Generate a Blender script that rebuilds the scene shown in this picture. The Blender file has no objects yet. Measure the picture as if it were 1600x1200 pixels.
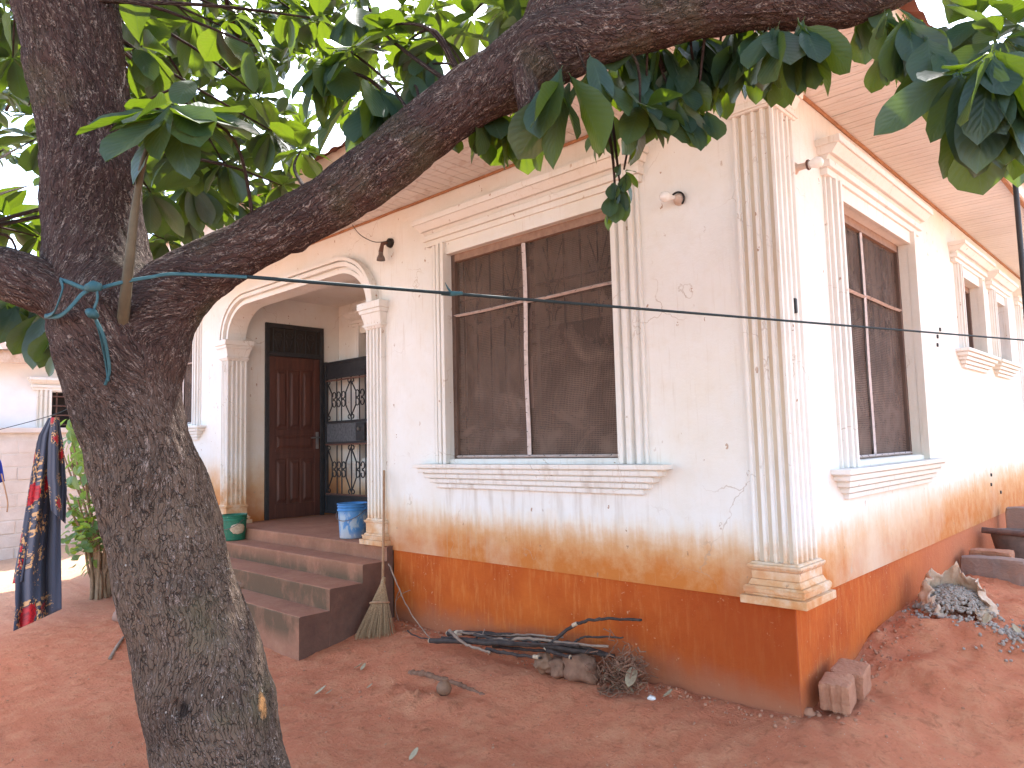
import bpy, bmesh, math, random
import numpy as np
from mathutils import Vector, Matrix, noise
random.seed(7)
R_ = math.radians
scene = bpy.context.scene

# ------------------------------------------------------------------ camera
CP = Vector((1.802, -4.301, 1.6))
CR = Matrix(((0.7248, 0.0746, 0.6849), (0.6886, -0.0435, -0.7239), (-0.0242, 0.9963, -0.0829)))
FPX = 1126.0
cam_d = bpy.data.cameras.new('camera'); cam = bpy.data.objects.new('camera', cam_d)
scene.collection.objects.link(cam)
cam.matrix_world = Matrix.Translation(CP) @ CR.to_4x4()
cam_d.sensor_width = 36; cam_d.lens = FPX / 1600 * 36; cam_d.clip_end = 2000; cam_d.clip_start = 0.05
scene.camera = cam

# ------------------------------------------------------------------ sky, sun, exposure
SUN_AZ, SUN_EL = R_(123), R_(57)
world = bpy.data.worlds.new('World'); scene.world = world; world.use_nodes = True
wn = world.node_tree.nodes; wl = world.node_tree.links
sky = wn.new('ShaderNodeTexSky'); sky.sky_type = 'NISHITA'; sky.sun_disc = False
sky.sun_elevation = SUN_EL; sky.sun_rotation = math.pi/2 - SUN_AZ
sky.dust_density = 2.0; sky.air_density = 1.0; sky.ozone_density = 0.4
wn['Background'].inputs['Strength'].default_value = 0.15
wl.new(sky.outputs[0], wn['Background'].inputs[0])
sd = bpy.data.lights.new('sun', 'SUN'); sd.energy = 2.2; sd.angle = R_(0.53); sd.color = (1, .97, .92)
sun = bpy.data.objects.new('sun', sd); scene.collection.objects.link(sun)
to_sun = Vector((math.cos(SUN_AZ)*math.cos(SUN_EL), math.sin(SUN_AZ)*math.cos(SUN_EL), math.sin(SUN_EL)))
sun.rotation_euler = to_sun.to_track_quat('Z', 'Y').to_euler(); sun.location = (0, 0, 30)
vs = scene.view_settings
vs.view_transform = 'Standard'; vs.look = 'None'; vs.gamma = 1; vs.use_curve_mapping = False
vs.exposure = 2.82

# ------------------------------------------------------------------ helpers
def ray(px, py): return CR @ Vector(((px-800)/FPX, -(py-600)/FPX, -1))
def px_y(px, py, y=0.0): d = ray(px, py); return CP + d*((y-CP.y)/d.y)
def px_x(px, py, x=0.0): d = ray(px, py); return CP + d*((x-CP.x)/d.x)
def px_z(px, py, z=0.0): d = ray(px, py); return CP + d*((z-CP.z)/d.z)
def px_d(px, py, dist): return CP + ray(px, py)*dist
def proj(q):
    v = CR.transposed() @ (Vector(q)-CP)
    if v.z > -0.05: return None
    return (800 + v.x/-v.z*FPX, 600 - v.y/-v.z*FPX, -v.z)
def ss(a, b, x):
    t = min(1, max(0, (x-a)/(b-a))); return t*t*(3-2*t)

def place(o, parent):
    scene.collection.objects.link(o)
    if parent is not None:
        o.parent = parent
        if parent.type == 'EMPTY': o.matrix_parent_inverse = Matrix.Translation(-Vector(parent.location))
    return o
def tag(o, label, cat, group=None):
    o['label'] = label; o['category'] = cat
    if group: o['group'] = group
    return o
def thing(name, label, cat, loc=(0, 0, 0), group=None):
    o = bpy.data.objects.new(name, None); o.location = loc; o.empty_display_size = .1
    scene.collection.objects.link(o); return tag(o, label, cat, group)

class MB:
    def __init__(s): s.v = []; s.f = []; s.mi = []; s.uv = None
    def add(s, vs, fs, mi=0):
        b = len(s.v); s.v += [tuple(p) for p in vs]
        for f in fs: s.f.append(tuple(i+b for i in f)); s.mi.append(mi)
        return s
    def box(s, a, b, mi=0, M=None):
        x0, y0, z0 = a; x1, y1, z1 = b
        vs = [Vector(p) for p in ((x0,y0,z0),(x1,y0,z0),(x1,y1,z0),(x0,y1,z0),(x0,y0,z1),(x1,y0,z1),(x1,y1,z1),(x0,y1,z1))]
        if M: vs = [M @ p for p in vs]
        return s.add(vs, [(0,3,2,1),(4,5,6,7),(0,1,5,4),(1,2,6,5),(2,3,7,6),(3,0,4,7)], mi)
    def hexa(s, bot, top, mi=0):
        return s.add(list(bot)+list(top), [(0,3,2,1),(4,5,6,7),(0,1,5,4),(1,2,6,5),(2,3,7,6),(3,0,4,7)], mi)
    def prism(s, pa, pb, mi=0):
        n = len(pa)
        return s.add(list(pa)+list(pb), [tuple(range(n))[::-1], tuple(range(n, 2*n))]+[(i,(i+1)%n,n+(i+1)%n,n+i) for i in range(n)], mi)
    def tube(s, pts, rad, n=8, cap=True, mi=0, flat=1.0, ref=None):
        pts = [Vector(p) for p in pts]; m = len(pts)
        if not hasattr(rad, '__len__'): rad = [rad]*m
        T = [(pts[min(i+1, m-1)]-pts[max(i-1, 0)]).normalized() for i in range(m)]
        u = ref if ref else (Vector((0,0,1)) if abs(T[0].z) < .9 else Vector((1,0,0)))
        vs = []
        for i in range(m):
            u = (u - T[i]*u.dot(T[i])).normalized(); w = T[i].cross(u)
            for k in range(n):
                a = 2*math.pi*k/n
                vs.append(pts[i] + u*(math.cos(a)*rad[i]) + w*(math.sin(a)*rad[i]*flat))
        fs = [(i*n+k, i*n+(k+1)%n, (i+1)*n+(k+1)%n, (i+1)*n+k) for i in range(m-1) for k in range(n)]
        if cap: fs += [tuple(range(n))[::-1], tuple((m-1)*n+k for k in range(n))]
        return s.add(vs, fs, mi)
    def lathe(s, prof, c=(0,0,0), n=32, M=None, mi=0):
        c = Vector(c); vs = []
        for r, z in prof:
            for k in range(n):
                a = 2*math.pi*k/n; p = Vector((r*math.cos(a), r*math.sin(a), z))
                vs.append((M @ p if M else p)+c)
        m = len(prof)
        return s.add(vs, [(i*n+k, i*n+(k+1)%n, (i+1)*n+(k+1)%n, (i+1)*n+k) for i in range(m-1) for k in range(n)], mi)
    def mesh(s, name, mats, smooth=False, recalc=True, bevel=0):
        me = bpy.data.meshes.new(name); me.from_pydata(s.v, [], s.f)
        for m in (mats if isinstance(mats, (list, tuple)) else [mats]): me.materials.append(m)
        me.polygons.foreach_set('material_index', s.mi)
        if recalc or bevel:
            bm = bmesh.new(); bm.from_mesh(me)
            if recalc: bmesh.ops.recalc_face_normals(bm, faces=bm.faces)
            if bevel:
                es = [e for e in bm.edges if len(e.link_faces) == 2 and e.calc_face_angle(0) > .6]
                bmesh.ops.bevel(bm, geom=es, offset=bevel, segments=2, affect='EDGES', clamp_overlap=True, profile=.5)
            bm.to_mesh(me); bm.free()
        if s.uv and len(s.uv) == len(me.vertices):
            ul = me.uv_layers.new(name='UVMap')
            for l in me.loops: ul.data[l.index].uv = s.uv[l.vertex_index]
        if smooth: me.polygons.foreach_set('use_smooth', [True]*len(me.polygons))
        me.update(); return me
    def build(s, name, mats, parent=None, smooth=False, recalc=True, bevel=0, kind=None):
        o = bpy.data.objects.new(name, s.mesh(name, mats, smooth, recalc, bevel))
        if kind: o['kind'] = kind
        return place(o, parent)
def add_uv(me, fn):
    ul = me.uv_layers.new(name='UVMap')
    for l in me.loops: ul.data[l.index].uv = fn(l.vertex_index)

# ------------------------------------------------------------------ materials
class NT:
    def __init__(s, name):
        s.m = bpy.data.materials.new(name); s.m.use_nodes = True
        s.t = s.m.node_tree; s.b = s.t.nodes['Principled BSDF']; s.out = s.t.nodes['Material Output']
        s.b.inputs['Specular IOR Level'].default_value = .25
    def n(s, typ, **kw):
        nd = s.t.nodes.new('ShaderNode'+typ)
        for k, v in kw.items():
            if k.startswith('i_'):
                key = k[2:].replace('_', ' ')
                nd.inputs[int(key) if key.isdigit() else key].default_value = v
            else: setattr(nd, k, v)
        return nd
    def l(s, a, b): s.t.links.new(a, b); return s
    def pos(s): return s.n('NewGeometry').outputs['Position']
    def mapv(s, v, sc=(1,1,1), loc=(0,0,0)):
        nd = s.n('Mapping'); nd.inputs['Scale'].default_value = sc; nd.inputs['Location'].default_value = loc
        s.l(v, nd.inputs['Vector']); return nd.outputs[0]
    def noise(s, v, scale, detail=4, rough=.55, dist=0):
        nd = s.n('TexNoise'); nd.inputs['Scale'].default_value = scale; nd.inputs['Detail'].default_value = detail
        nd.inputs['Roughness'].default_value = rough; nd.inputs['Distortion'].default_value = dist
        s.l(v, nd.inputs['Vector']); return nd.outputs['Fac']
    def vor(s, v, scale, feature='F1', out='Distance', rnd=1):
        nd = s.n('TexVoronoi', feature=feature); nd.inputs['Scale'].default_value = scale
        nd.inputs['Randomness'].default_value = rnd
        s.l(v, nd.inputs['Vector']); return nd.outputs[out]
    def ramp(s, f, stops, interp='LINEAR'):
        nd = s.n('ValToRGB'); cr = nd.color_ramp; cr.interpolation = interp
        while len(cr.elements) < len(stops): cr.elements.new(.5)
        for e, (p, c) in zip(cr.elements, stops):
            e.position = p; e.color = (c, c, c, 1) if not hasattr(c, '__len__') else (*c, 1)
        s.l(f, nd.inputs[0]); return nd.outputs[0]
    def rng(s, f, a, b, c=0, d=1, smooth=False):
        nd = s.n('MapRange'); nd.interpolation_type = 'SMOOTHSTEP' if smooth else 'LINEAR'
        for i, x in enumerate((a, b, c, d)): nd.inputs[i+1].default_value = x
        s.l(f, nd.inputs[0]); return nd.outputs[0]
    def math(s, op, a, b=None):
        nd = s.n('Math', operation=op)
        for i, x in enumerate((a, b)):
            if x is None: continue
            if isinstance(x, (int, float)): nd.inputs[i].default_value = x
            else: s.l(x, nd.inputs[i])
        return nd.outputs[0]
    def mix(s, f, a, b, mode='MIX'):
        nd = s.n('Mix', data_type='RGBA', blend_type=mode)
        for k, x in ((0, f), (6, a), (7, b)):
            if isinstance(x, (int, float)): nd.inputs[k].default_value = x
            elif isinstance(x, tuple): nd.inputs[k].default_value = (*x, 1)
            else: s.l(x, nd.inputs[k])
        return nd.outputs[2]
    def bump(s, h, strength=.3, dist=.01, prev=None):
        nd = s.n('Bump'); nd.inputs['Strength'].default_value = strength; nd.inputs['Distance'].default_value = dist
        s.l(h, nd.inputs['Height'])
        if prev is not None: s.l(prev, nd.inputs['Normal'])
        return nd.outputs[0]
    def fin(s, col=None, rough=.8, nrm=None, spec=None, metal=0):
        if col is not None:
            if isinstance(col, tuple): s.b.inputs['Base Color'].default_value = (*col, 1)
            else: s.l(col, s.b.inputs['Base Color'])
        if isinstance(rough, (int, float)): s.b.inputs['Roughness'].default_value = rough
        else: s.l(rough, s.b.inputs['Roughness'])
        if nrm is not None: s.l(nrm, s.b.inputs['Normal'])
        if spec is not None: s.b.inputs['Specular IOR Level'].default_value = spec
        s.b.inputs['Metallic'].default_value = metal
        return s.m
def xyz(t, v):
    nd = t.n('SeparateXYZ'); t.l(v, nd.inputs[0]); return nd.outputs

def simple(name, c1, c2, scale=8, rough=.8, bs=60, bstr=.25, bd=.004, spec=None, metal=0, stretch=(1,1,1)):
    t = NT(name); p = t.mapv(t.pos(), stretch)
    f = t.noise(p, scale, 6, .62)
    col = t.mix(t.rng(f, .3, .7), c1, c2)
    return t.fin(col, rough, t.bump(t.noise(p, bs, 5), bstr, bd), spec, metal)

def wall_material(name, trim=False):
    t = NT(name); p = t.pos(); X, Y, Z = xyz(t, p)
    n1 = t.noise(p, 1.3, 5, .6); n2 = t.noise(p, 9, 6, .65)
    col = t.mix(t.rng(n1, .3, .72), (.74, .725, .695), (.68, .65, .60))
    col = t.mix(t.math('MULTIPLY', t.rng(n2, .5, .8), .35), col, (.62, .54, .44))
    # soil splashed up from the ground, higher along the back of the side wall
    streak = t.noise(t.mapv(p, (7, 7, .9)), 2.2, 6, .65)
    reach = t.math('ADD', t.rng(Y, 0.3, 6.0, .42, .80), t.rng(X, -4.2, -2.8, .14, 0)); reach = t.math('ADD', reach, t.rng(X, -7.0, -7.4, 0, .55))
    top = t.math('ADD', t.math('MULTIPLY', streak, .42), .39)
    top = t.math('ADD', top, reach)
    h = t.math('SUBTRACT', Z, .55)
    st = t.math('SUBTRACT', 1.0, t.math('DIVIDE', h, t.math('SUBTRACT', top, .25)))
    st = t.rng(st, .05, .88, 0, 1, True)
    n3 = t.noise(p, 4, 6, .7)
    st = t.math('MULTIPLY', st, t.rng(n3, .2, .60, .68, 1.0) if not trim else t.rng(n3, .25, .65, .35, .9))
    col = t.mix(t.rng(st, .22, .72, 0, .9), col, (.66, .45, .21))
    col = t.mix(t.rng(st, .38, .95, 0, .97), col, (.47, .140, .022))
    # thin drips and grime
    g = t.noise(t.mapv(p, (26, 26, 1.1)), 1.6, 5, .6)
    gm = t.math('MULTIPLY', t.rng(g, .56, .74), t.rng(t.noise(p, .9, 3), .45, .65, 0, .5 if not trim else .75))
    col = t.mix(gm, col, (.42, .30, .18))
    # scuffs: small brown chips
    v = t.vor(t.mapv(p, (1, 1, .55)), 9); sc = t.math('LESS_THAN', t.math('ADD', v, t.math('MULTIPLY', n2, .12)), .17)
    sc = t.math('MULTIPLY', sc, t.math('GREATER_THAN', t.noise(p, 38, 2), .52))
    sc = t.math('MULTIPLY', sc, t.rng(n1, .42, .5))
    col = t.mix(t.math('MULTIPLY', sc, .8), col, (.32, .17, .09))
    # rain-washed dirt below the front window sill, hairline cracks
    m = t.math('MULTIPLY', t.math('MULTIPLY', t.rng(X, -3.35, -3.1), t.rng(X, -.75, -1.0)), t.math('MULTIPLY', t.rng(Z, .8, 1.15), t.rng(Z, 1.5, 1.42)))
    m = t.math('MULTIPLY', m, t.math('LESS_THAN', Y, .02))
    dr = t.rng(t.noise(t.mapv(p, (5.5, 5.5, .5)), 2.1, 5, .6), .50, .70, 0, .42)
    col = t.mix(t.math('MULTIPLY', m, dr), col, (.34, .23, .14))
    ck = t.n('TexVoronoi', feature='DISTANCE_TO_EDGE'); ck.inputs['Scale'].default_value = 1.1
    wv_ = t.n('VectorMath', operation='MULTIPLY_ADD'); nn_ = t.n('TexNoise'); nn_.inputs['Scale'].default_value = 5; nn_.inputs['Detail'].default_value = 5; t.l(p, nn_.inputs['Vector'])
    t.l(nn_.outputs['Color'], wv_.inputs[0]); wv_.inputs[1].default_value = (.28,)*3; t.l(p, wv_.inputs[2]); t.l(wv_.outputs[0], ck.inputs['Vector'])
    cm = t.math('MULTIPLY', t.math('LESS_THAN', ck.outputs['Distance'], .0035), t.rng(t.noise(p, 1.7, 3), .5, .62))
    col = t.mix(t.math('MULTIPLY', cm, .55), col, (.36, .26, .18))
    # big cloudy yellowing
    yl = t.rng(t.noise(p, .55, 5, .6), .46, .68, 0, .55); col = t.mix(yl, col, (.66, .58, .45))
    # vertical brush scratches
    b = t.noise(t.mapv(p, (60, 60, 7)), 1, 4, .6)
    col = t.mix(t.math('MULTIPLY', t.rng(b, .62, .75), .25), col, (.52, .40, .28))
    nrm = t.bump(t.noise(p, 14, 8, .7), .35, .012)
    nrm = t.bump(t.noise(p, 130, 3), .2, .003, nrm)
    return t.fin(col, .75, nrm, .2)

def plinth_material():
    t = NT('plinth_paint'); p = t.pos(); X, Y, Z = xyz(t, p)
    n1 = t.noise(p, 2.2, 6, .65); n2 = t.noise(t.mapv(p, (22, 22, 3.2)), 1.5, 6, .65)
    col = t.mix(t.rng(n1, .32, .68), (.49, .108, .017), (.37, .064, .010))
    col = t.mix(t.math('MULTIPLY', t.rng(n2, .5, .72), .6), col, (.54, .175, .045))
    # redder, less faded paint near the corner of the front face; pinkish dust further along the side
    near = t.math('MULTIPLY', t.rng(X, -1.6, -.3, 0, .7, True), t.math('LESS_THAN', Y, .03))
    col = t.mix(near, col, (.26, .042, .009))
    far = t.math('MULTIPLY', t.rng(Y, .8, 4.5, 0, .7, True), 1)
    col = t.mix(far, col, (.48, .17, .085))
    dust = t.rng(t.math('ADD', Z, t.math('MULTIPLY', n1, -.35)), -.22, .06, .75, 0, True)
    col = t.mix(dust, col, (.33, .13, .07))
    chips = t.math('MULTIPLY', t.rng(t.noise(p, 46, 3), .66, .7), t.rng(n1, .5, .6))
    col = t.mix(t.math('MULTIPLY', chips, .6), col, (.62, .36, .2))
    nrm = t.bump(t.noise(p, 20, 8, .7), .5, .014)
    return t.fin(col, .85, nrm, .15)

def ground_material():
    t = NT('red_soil'); p = t.pos(); X, Y, Z = xyz(t, p)
    n1 = t.noise(p, .7, 6, .6); n2 = t.noise(p, 5, 8, .72); n3 = t.noise(p, 38, 6, .75); n4 = t.noise(p, 13, 5, .6, .6)
    col = t.mix(t.rng(n1, .32, .68), (.65, .225, .118), (.50, .160, .080))
    col = t.mix(t.rng(n2, .45, .68, 0, .75), col, (.64, .285, .150))
    col = t.mix(t.rng(n4, .56, .72, 0, .6), col, (.30, .100, .050))
    col = t.mix(t.rng(n3, .56, .76, 0, .7), col, (.25, .085, .045))
    # dusty paler soil away from the swept yard, added to mute red bounce light
    far = t.math('SQRT', t.math('ADD', t.math('POWER', t.math('ADD', X, 2), 2), t.math('POWER', Y, 2)))
    col = t.mix(t.rng(far, 5.0, 9.0, 0, .8), col, (.47, .35, .25))
    sp = t.vor(p, 26); sm = t.math('MULTIPLY', t.math('LESS_THAN', sp, .10), t.math('GREATER_THAN', t.noise(p, 17, 2), .55))
    col = t.mix(t.math('MULTIPLY', sm, .7), col, (.62, .45, .32))
    # faint sweeping marks
    sw_ = t.noise(t.mapv(p, (3, 26, 1)), 2.2, 4, .6, 1.5)
    h = t.math('ADD', t.math('MULTIPLY', n2, .9), t.math('ADD', t.math('MULTIPLY', n3, .45), t.math('MULTIPLY', n4, .35)))
    h = t.math('ADD', h, t.math('MULTIPLY', sw_, .18))
    nrm = t.bump(h, 1.0, .045); nrm = t.bump(t.noise(p, 150, 4, .75), .6, .006, nrm)
    return t.fin(col, .95, nrm, .08)

def step_material():
    t = NT('step_cement'); p = t.pos(); g = t.n('NewGeometry'); nz = xyz(t, g.outputs['Normal'])[2]
    n1 = t.noise(p, 3, 6, .65); n2 = t.noise(p, 22, 6, .7); st = t.noise(t.mapv(p, (1.4, 1.4, .8)), 2.6, 7, .68)
    col = t.mix(t.rng(n1, .3, .7), (.37, .170, .100), (.27, .110, .066))
    col = t.mix(t.rng(n2, .5, .75, 0, .5), col, (.44, .225, .145))
    moss = t.math('MULTIPLY', t.rng(st, .28, .52), t.math('LESS_THAN', nz, .6))
    Z = xyz(t, p)[2]
    moss = t.math('MULTIPLY', moss, t.rng(Z, .38, .5, .92, .35))
    moss = t.math('MULTIPLY', moss, t.rng(Z, -.12, .02, 0, 1))
    col = t.mix(moss, col, (.115, .072, .042))
    nrm = t.bump(t.noise(p, 30, 8, .75), .5, .01)
    return t.fin(col, .88, nrm, .15)

D0 = 2.5
def bark_material():
    t = NT('bark'); uv = t.n('UVMap').outputs[0]; p = t.pos(); Z = xyz(t, p)[2]
    def warp(amount, scale, sv):
        nz = t.n('TexNoise'); nz.inputs['Scale'].default_value = scale; nz.inputs['Detail'].default_value = 4; t.l(uv, nz.inputs['Vector'])
        w = t.n('VectorMath', operation='MULTIPLY_ADD'); t.l(nz.outputs['Color'], w.inputs[0]); w.inputs[1].default_value = (amount,)*3; t.l(t.mapv(uv, (1, sv, 1)), w.inputs[2]); return w.outputs[0]
    v = warp(.05, 15, .13)
    e = t.vor(v, 84, 'DISTANCE_TO_EDGE'); crack = t.rng(e, 0, .10, 1, 0, True)
    crack = t.math('MULTIPLY', crack, t.rng(t.noise(uv, 24, 3), .36, .6, .15, 1))
    n1 = t.noise(t.mapv(uv, (1, .35, 1)), 85, 6, .7); n2 = t.noise(p, 4, 5, .65); n3 = t.noise(t.mapv(uv, (1, .5, 1)), 260, 4, .7)
    # wavy pale corky ridges
    rn = t.noise(warp(.05, 20, .08), 82, 2, .45); ridge = t.rng(t.math('ABSOLUTE', t.math('SUBTRACT', rn, .5)), .012, .045, 1, 0, True)
    ridge = t.math('MULTIPLY', ridge, t.rng(t.noise(t.mapv(uv, (1, .28, 1)), 52, 2), .40, .54))
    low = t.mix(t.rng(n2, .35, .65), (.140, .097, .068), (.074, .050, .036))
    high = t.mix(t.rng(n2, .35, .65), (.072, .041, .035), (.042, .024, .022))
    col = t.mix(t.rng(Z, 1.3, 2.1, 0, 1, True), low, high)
    col = t.mix(t.rng(n1, .45, .75, 0, .45), col, (.050, .034, .030))
    col = t.mix(t.math('MULTIPLY', ridge, .72), col, (.30, .23, .195))
    col = t.mix(t.rng(n3, .55, .8, 0, .45), col, (.23, .18, .155))
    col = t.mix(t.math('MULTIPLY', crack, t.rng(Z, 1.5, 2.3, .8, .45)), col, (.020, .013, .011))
    li = t.vor(t.mapv(uv, (1, .8, 1)), 42); lm = t.math('LESS_THAN', t.math('ADD', li, t.math('MULTIPLY', t.noise(uv, 140, 3), .2)), .22)
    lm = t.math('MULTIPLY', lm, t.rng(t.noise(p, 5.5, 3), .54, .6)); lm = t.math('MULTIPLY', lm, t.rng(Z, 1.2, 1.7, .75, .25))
    col = t.mix(lm, col, (.48, .45, .40))
    col = t.mix(t.math('MULTIPLY', t.rng(t.noise(p, 3.3, 4), .56, .7), .3), col, (.085, .095, .045))
    def spot(q, sc_, r, nsc=30):
        vm = t.n('VectorMath', operation='SUBTRACT'); t.l(p, vm.inputs[0]); vm.inputs[1].default_value = q
        ms = t.n('VectorMath', operation='MULTIPLY'); t.l(vm.outputs[0], ms.inputs[0]); ms.inputs[1].default_value = sc_
        ln_ = t.n('VectorMath', operation='LENGTH'); t.l(ms.outputs[0], ln_.inputs[0])
        return t.rng(t.math('ADD', ln_.outputs['Value'], t.math('MULTIPLY', t.noise(p, nsc, 4), r*1.1)), r*1.05, r*1.6, 1, 0)
    for (a_, b_, dd_, r_) in ((180, 820, D0-.12, .035), (285, 1110, D0-.2, .03), (250, 585, D0-.17, .04), (135, 660, D0-.1, .03), (395, 1065, D0-.1, .03)):
        col = t.mix(t.math('MULTIPLY', spot(px_d(a_, b_, dd_), (1, 1, .8), r_), .85), col, (.018, .013, .012))
    col = t.mix(spot(px_d(414, 1098, D0-.06), (1, 1, .42), .024, 60), col, (.55, .27, .10))
    col = t.mix(spot(px_d(393, 1084, D0-.13), (1, 1, .8), .010, 90), col, (.75, .72, .68))
    h = t.math('SUBTRACT', t.math('ADD', t.math('MULTIPLY', n1, .6), t.math('MULTIPLY', ridge, .45)), t.math('MULTIPLY', crack, .75))
    nrm = t.bump(h, .95, .012); nrm = t.bump(n3, .5, .003, nrm)
    return t.fin(col, .9, nrm, .12)

def leaf_material(name, c1, c2, trans=(.30, .44, .015), tf=.20):
    t = NT(name); uv = t.n('UVMap').outputs[0]; p = t.pos()
    n = t.noise(p, 5, 4, .6); U, V, _ = xyz(t, uv)
    col = t.mix(t.rng(n, .35, .68), c1, c2)
    a = t.math('ABSOLUTE', U)
    vein = t.math('LESS_THAN', a, .035)
    sv = t.n('TexWave', wave_type='BANDS', bands_direction='Y', wave_profile='SIN')
    comb = t.n('CombineXYZ'); t.l(U, comb.inputs[0]); t.l(t.math('SUBTRACT', V, t.math('MULTIPLY', a, .30)), comb.inputs[1])
    t.l(comb.outputs[0], sv.inputs['Vector']); sv.inputs['Scale'].default_value = 3.4; sv.inputs['Distortion'].default_value = 0
    svm = t.rng(sv.outputs['Fac'], .9, 1.0, 0, .35)
    vv = t.math('MAXIMUM', t.math('MULTIPLY', vein, .6), svm)
    col = t.mix(vv, col, (.075, .115, .06))
    tc = t.mix(vv, trans, (.10, .20, .01)); tc = t.mix(t.rng(t.noise(p, 30, 3), .6, .8, 0, .5), tc, (.30, .30, .02))
    b = t.b; b.inputs['Specular IOR Level'].default_value = .45
    t.fin(col, .42, t.bump(sv.outputs['Fac'], .12, .004), .45)
    tr = t.n('BsdfTranslucent'); t.l(tc, tr.inputs[0])
    mx = t.n('MixShader'); mx.inputs[0].default_value = tf
    t.l(b.outputs[0], mx.inputs[1]); t.l(tr.outputs[0], mx.inputs[2]); t.l(mx.outputs[0], t.out.inputs[0])
    return t.m

def screen_material():
    t = NT('insect_screen'); p = t.pos(); X, Y, Z = xyz(t, p)
    u = t.math('ADD', X, Y)
    def lines(c): 
        s_ = t.math('SINE', t.math('MULTIPLY', c, 2*math.pi/.0145)); return t.rng(s_, .2, .7)
    wob = t.math('MULTIPLY', t.noise(p, 3, 3), .03)
    g = t.math('MAXIMUM', lines(t.math('ADD', u, wob)), lines(t.math('ADD', Z, wob)))
    n1 = t.noise(p, 3.2, 6, .65, .8)
    dust = t.rng(n1, .42, .75)
    low = t.rng(Z, 1.6, 2.6, .36, .0, True)
    a = t.math('ADD', t.math('MULTIPLY', g, .34), t.math('MULTIPLY', dust, .26)); a = t.math('ADD', a, low)
    a = t.math('MINIMUM', t.math('ADD', a, .36), .97)
    col = t.mix(dust, (.085, .052, .039), (.16, .108, .083)); col = t.mix(t.math('MULTIPLY', g, .35), col, (.19, .14, .112))
    t.fin(col, .8, None, .15)
    tr = t.n('BsdfTransparent'); mx = t.n('MixShader'); t.l(a, mx.inputs[0])
    t.l(tr.outputs[0], mx.inputs[1]); t.l(t.b.outputs[0], mx.inputs[2]); t.l(mx.outputs[0], t.out.inputs[0])
    return t.m

def fabric_material():
    t = NT('floral_cloth'); uv = t.n('UVMap').outputs[0]
    nzc = t.n('TexNoise'); nzc.inputs['Scale'].default_value = 9; t.l(uv, nzc.inputs['Vector'])
    w = t.n('VectorMath', operation='MULTIPLY_ADD'); t.l(nzc.outputs['Color'], w.inputs[0]); w.inputs[1].default_value = (.05,)*3; t.l(uv, w.inputs[2])
    v = w.outputs[0]
    nd = t.n('TexVoronoi'); nd.inputs['Scale'].default_value = 5.2; t.l(v, nd.inputs['Vector']); d = nd.outputs['Distance']
    pn = t.noise(uv, 55, 3, .6)
    dd = t.math('ADD', d, t.math('MULTIPLY', pn, .34))
    red = t.math('LESS_THAN', dd, .50)
    ring = t.math('MULTIPLY', t.math('LESS_THAN', dd, .68), t.math('GREATER_THAN', dd, .50))
    tan = t.math('MULTIPLY', ring, t.math('GREATER_THAN', t.noise(uv, 42, 2), .53))
    wv = t.math('SINE', t.math('MULTIPLY', xyz(t, uv)[1], 900))
    base = t.mix(t.rng(wv, -1, 1), (.030, .036, .056), (.060, .068, .095))
    blk = t.math('MULTIPLY', t.math('LESS_THAN', dd, .64), t.math('GREATER_THAN', t.noise(uv, 30, 2), .5))
    col = t.mix(t.math('MULTIPLY', blk, .8), base, (.012, .012, .015))
    col = t.mix(tan, col, (.50, .28, .12))
    rc = t.mix(t.rng(t.noise(uv, 60, 3), .4, .65), (.42, .012, .018), (.16, .006, .012))
    col = t.mix(red, col, rc)
    t.b.inputs['Sheen Weight'].default_value = .1
    return t.fin(col, .85, t.bump(t.noise(uv, 300, 2), .2, .001), .15)

def board_material():
    t = NT('soffit_board_paint'); p = t.pos(); oi = t.n('ObjectInfo').outputs['Random']
    g = t.noise(t.mapv(p, (2, 9, 1)), 4, 6, .7, 1.2); n = t.noise(p, 1.2, 4)
    col = t.mix(t.rng(n, .3, .7), (.68, .655, .63), (.61, .58, .55))
    col = t.mix(t.math('MULTIPLY', oi, .35), col, (.72, .70, .67))
    gr = t.n('TexWave', wave_type='RINGS'); gr.inputs['Scale'].default_value = 1.3; gr.inputs['Distortion'].default_value = 9
    gr.inputs['Detail'].default_value = 3; t.l(t.mapv(p, (2.5, 5, 1)), gr.inputs['Vector'])
    col = t.mix(t.rng(gr.outputs['Fac'], .86, 1, 0, .35), col, (.46, .34, .27))
    return t.fin(col, .7, t.bump(g, .2, .004), .25)

def bucket_material(name, base, dark, patch, kind):
    t = NT(name); p = t.pos(); n = t.noise(p, 12, 6, .65); n2 = t.noise(p, 60, 4)
    col = t.mix(t.rng(n, .35, .7), base, dark)
    col = t.mix(t.rng(n2, .6, .8, 0, .5), col, (.45, .32, .25))
    if kind == 'blue':
        v = t.noise(t.mapv(p, (9, 9, 4.5)), 1.5, 5, .6, .6); X, Y, Z = xyz(t, p)
        m = t.math('MULTIPLY', t.rng(v, .47, .53), t.rng(Z, .88, .94, 1, 0))
        col = t.mix(t.math('MULTIPLY', m, .7), col, patch)
        col = t.mix(t.rng(Z, .66, .74, .55, 0), col, (.42, .36, .34))
    return t.fin(col, .5, t.bump(n2, .15, .003), .35)

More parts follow.
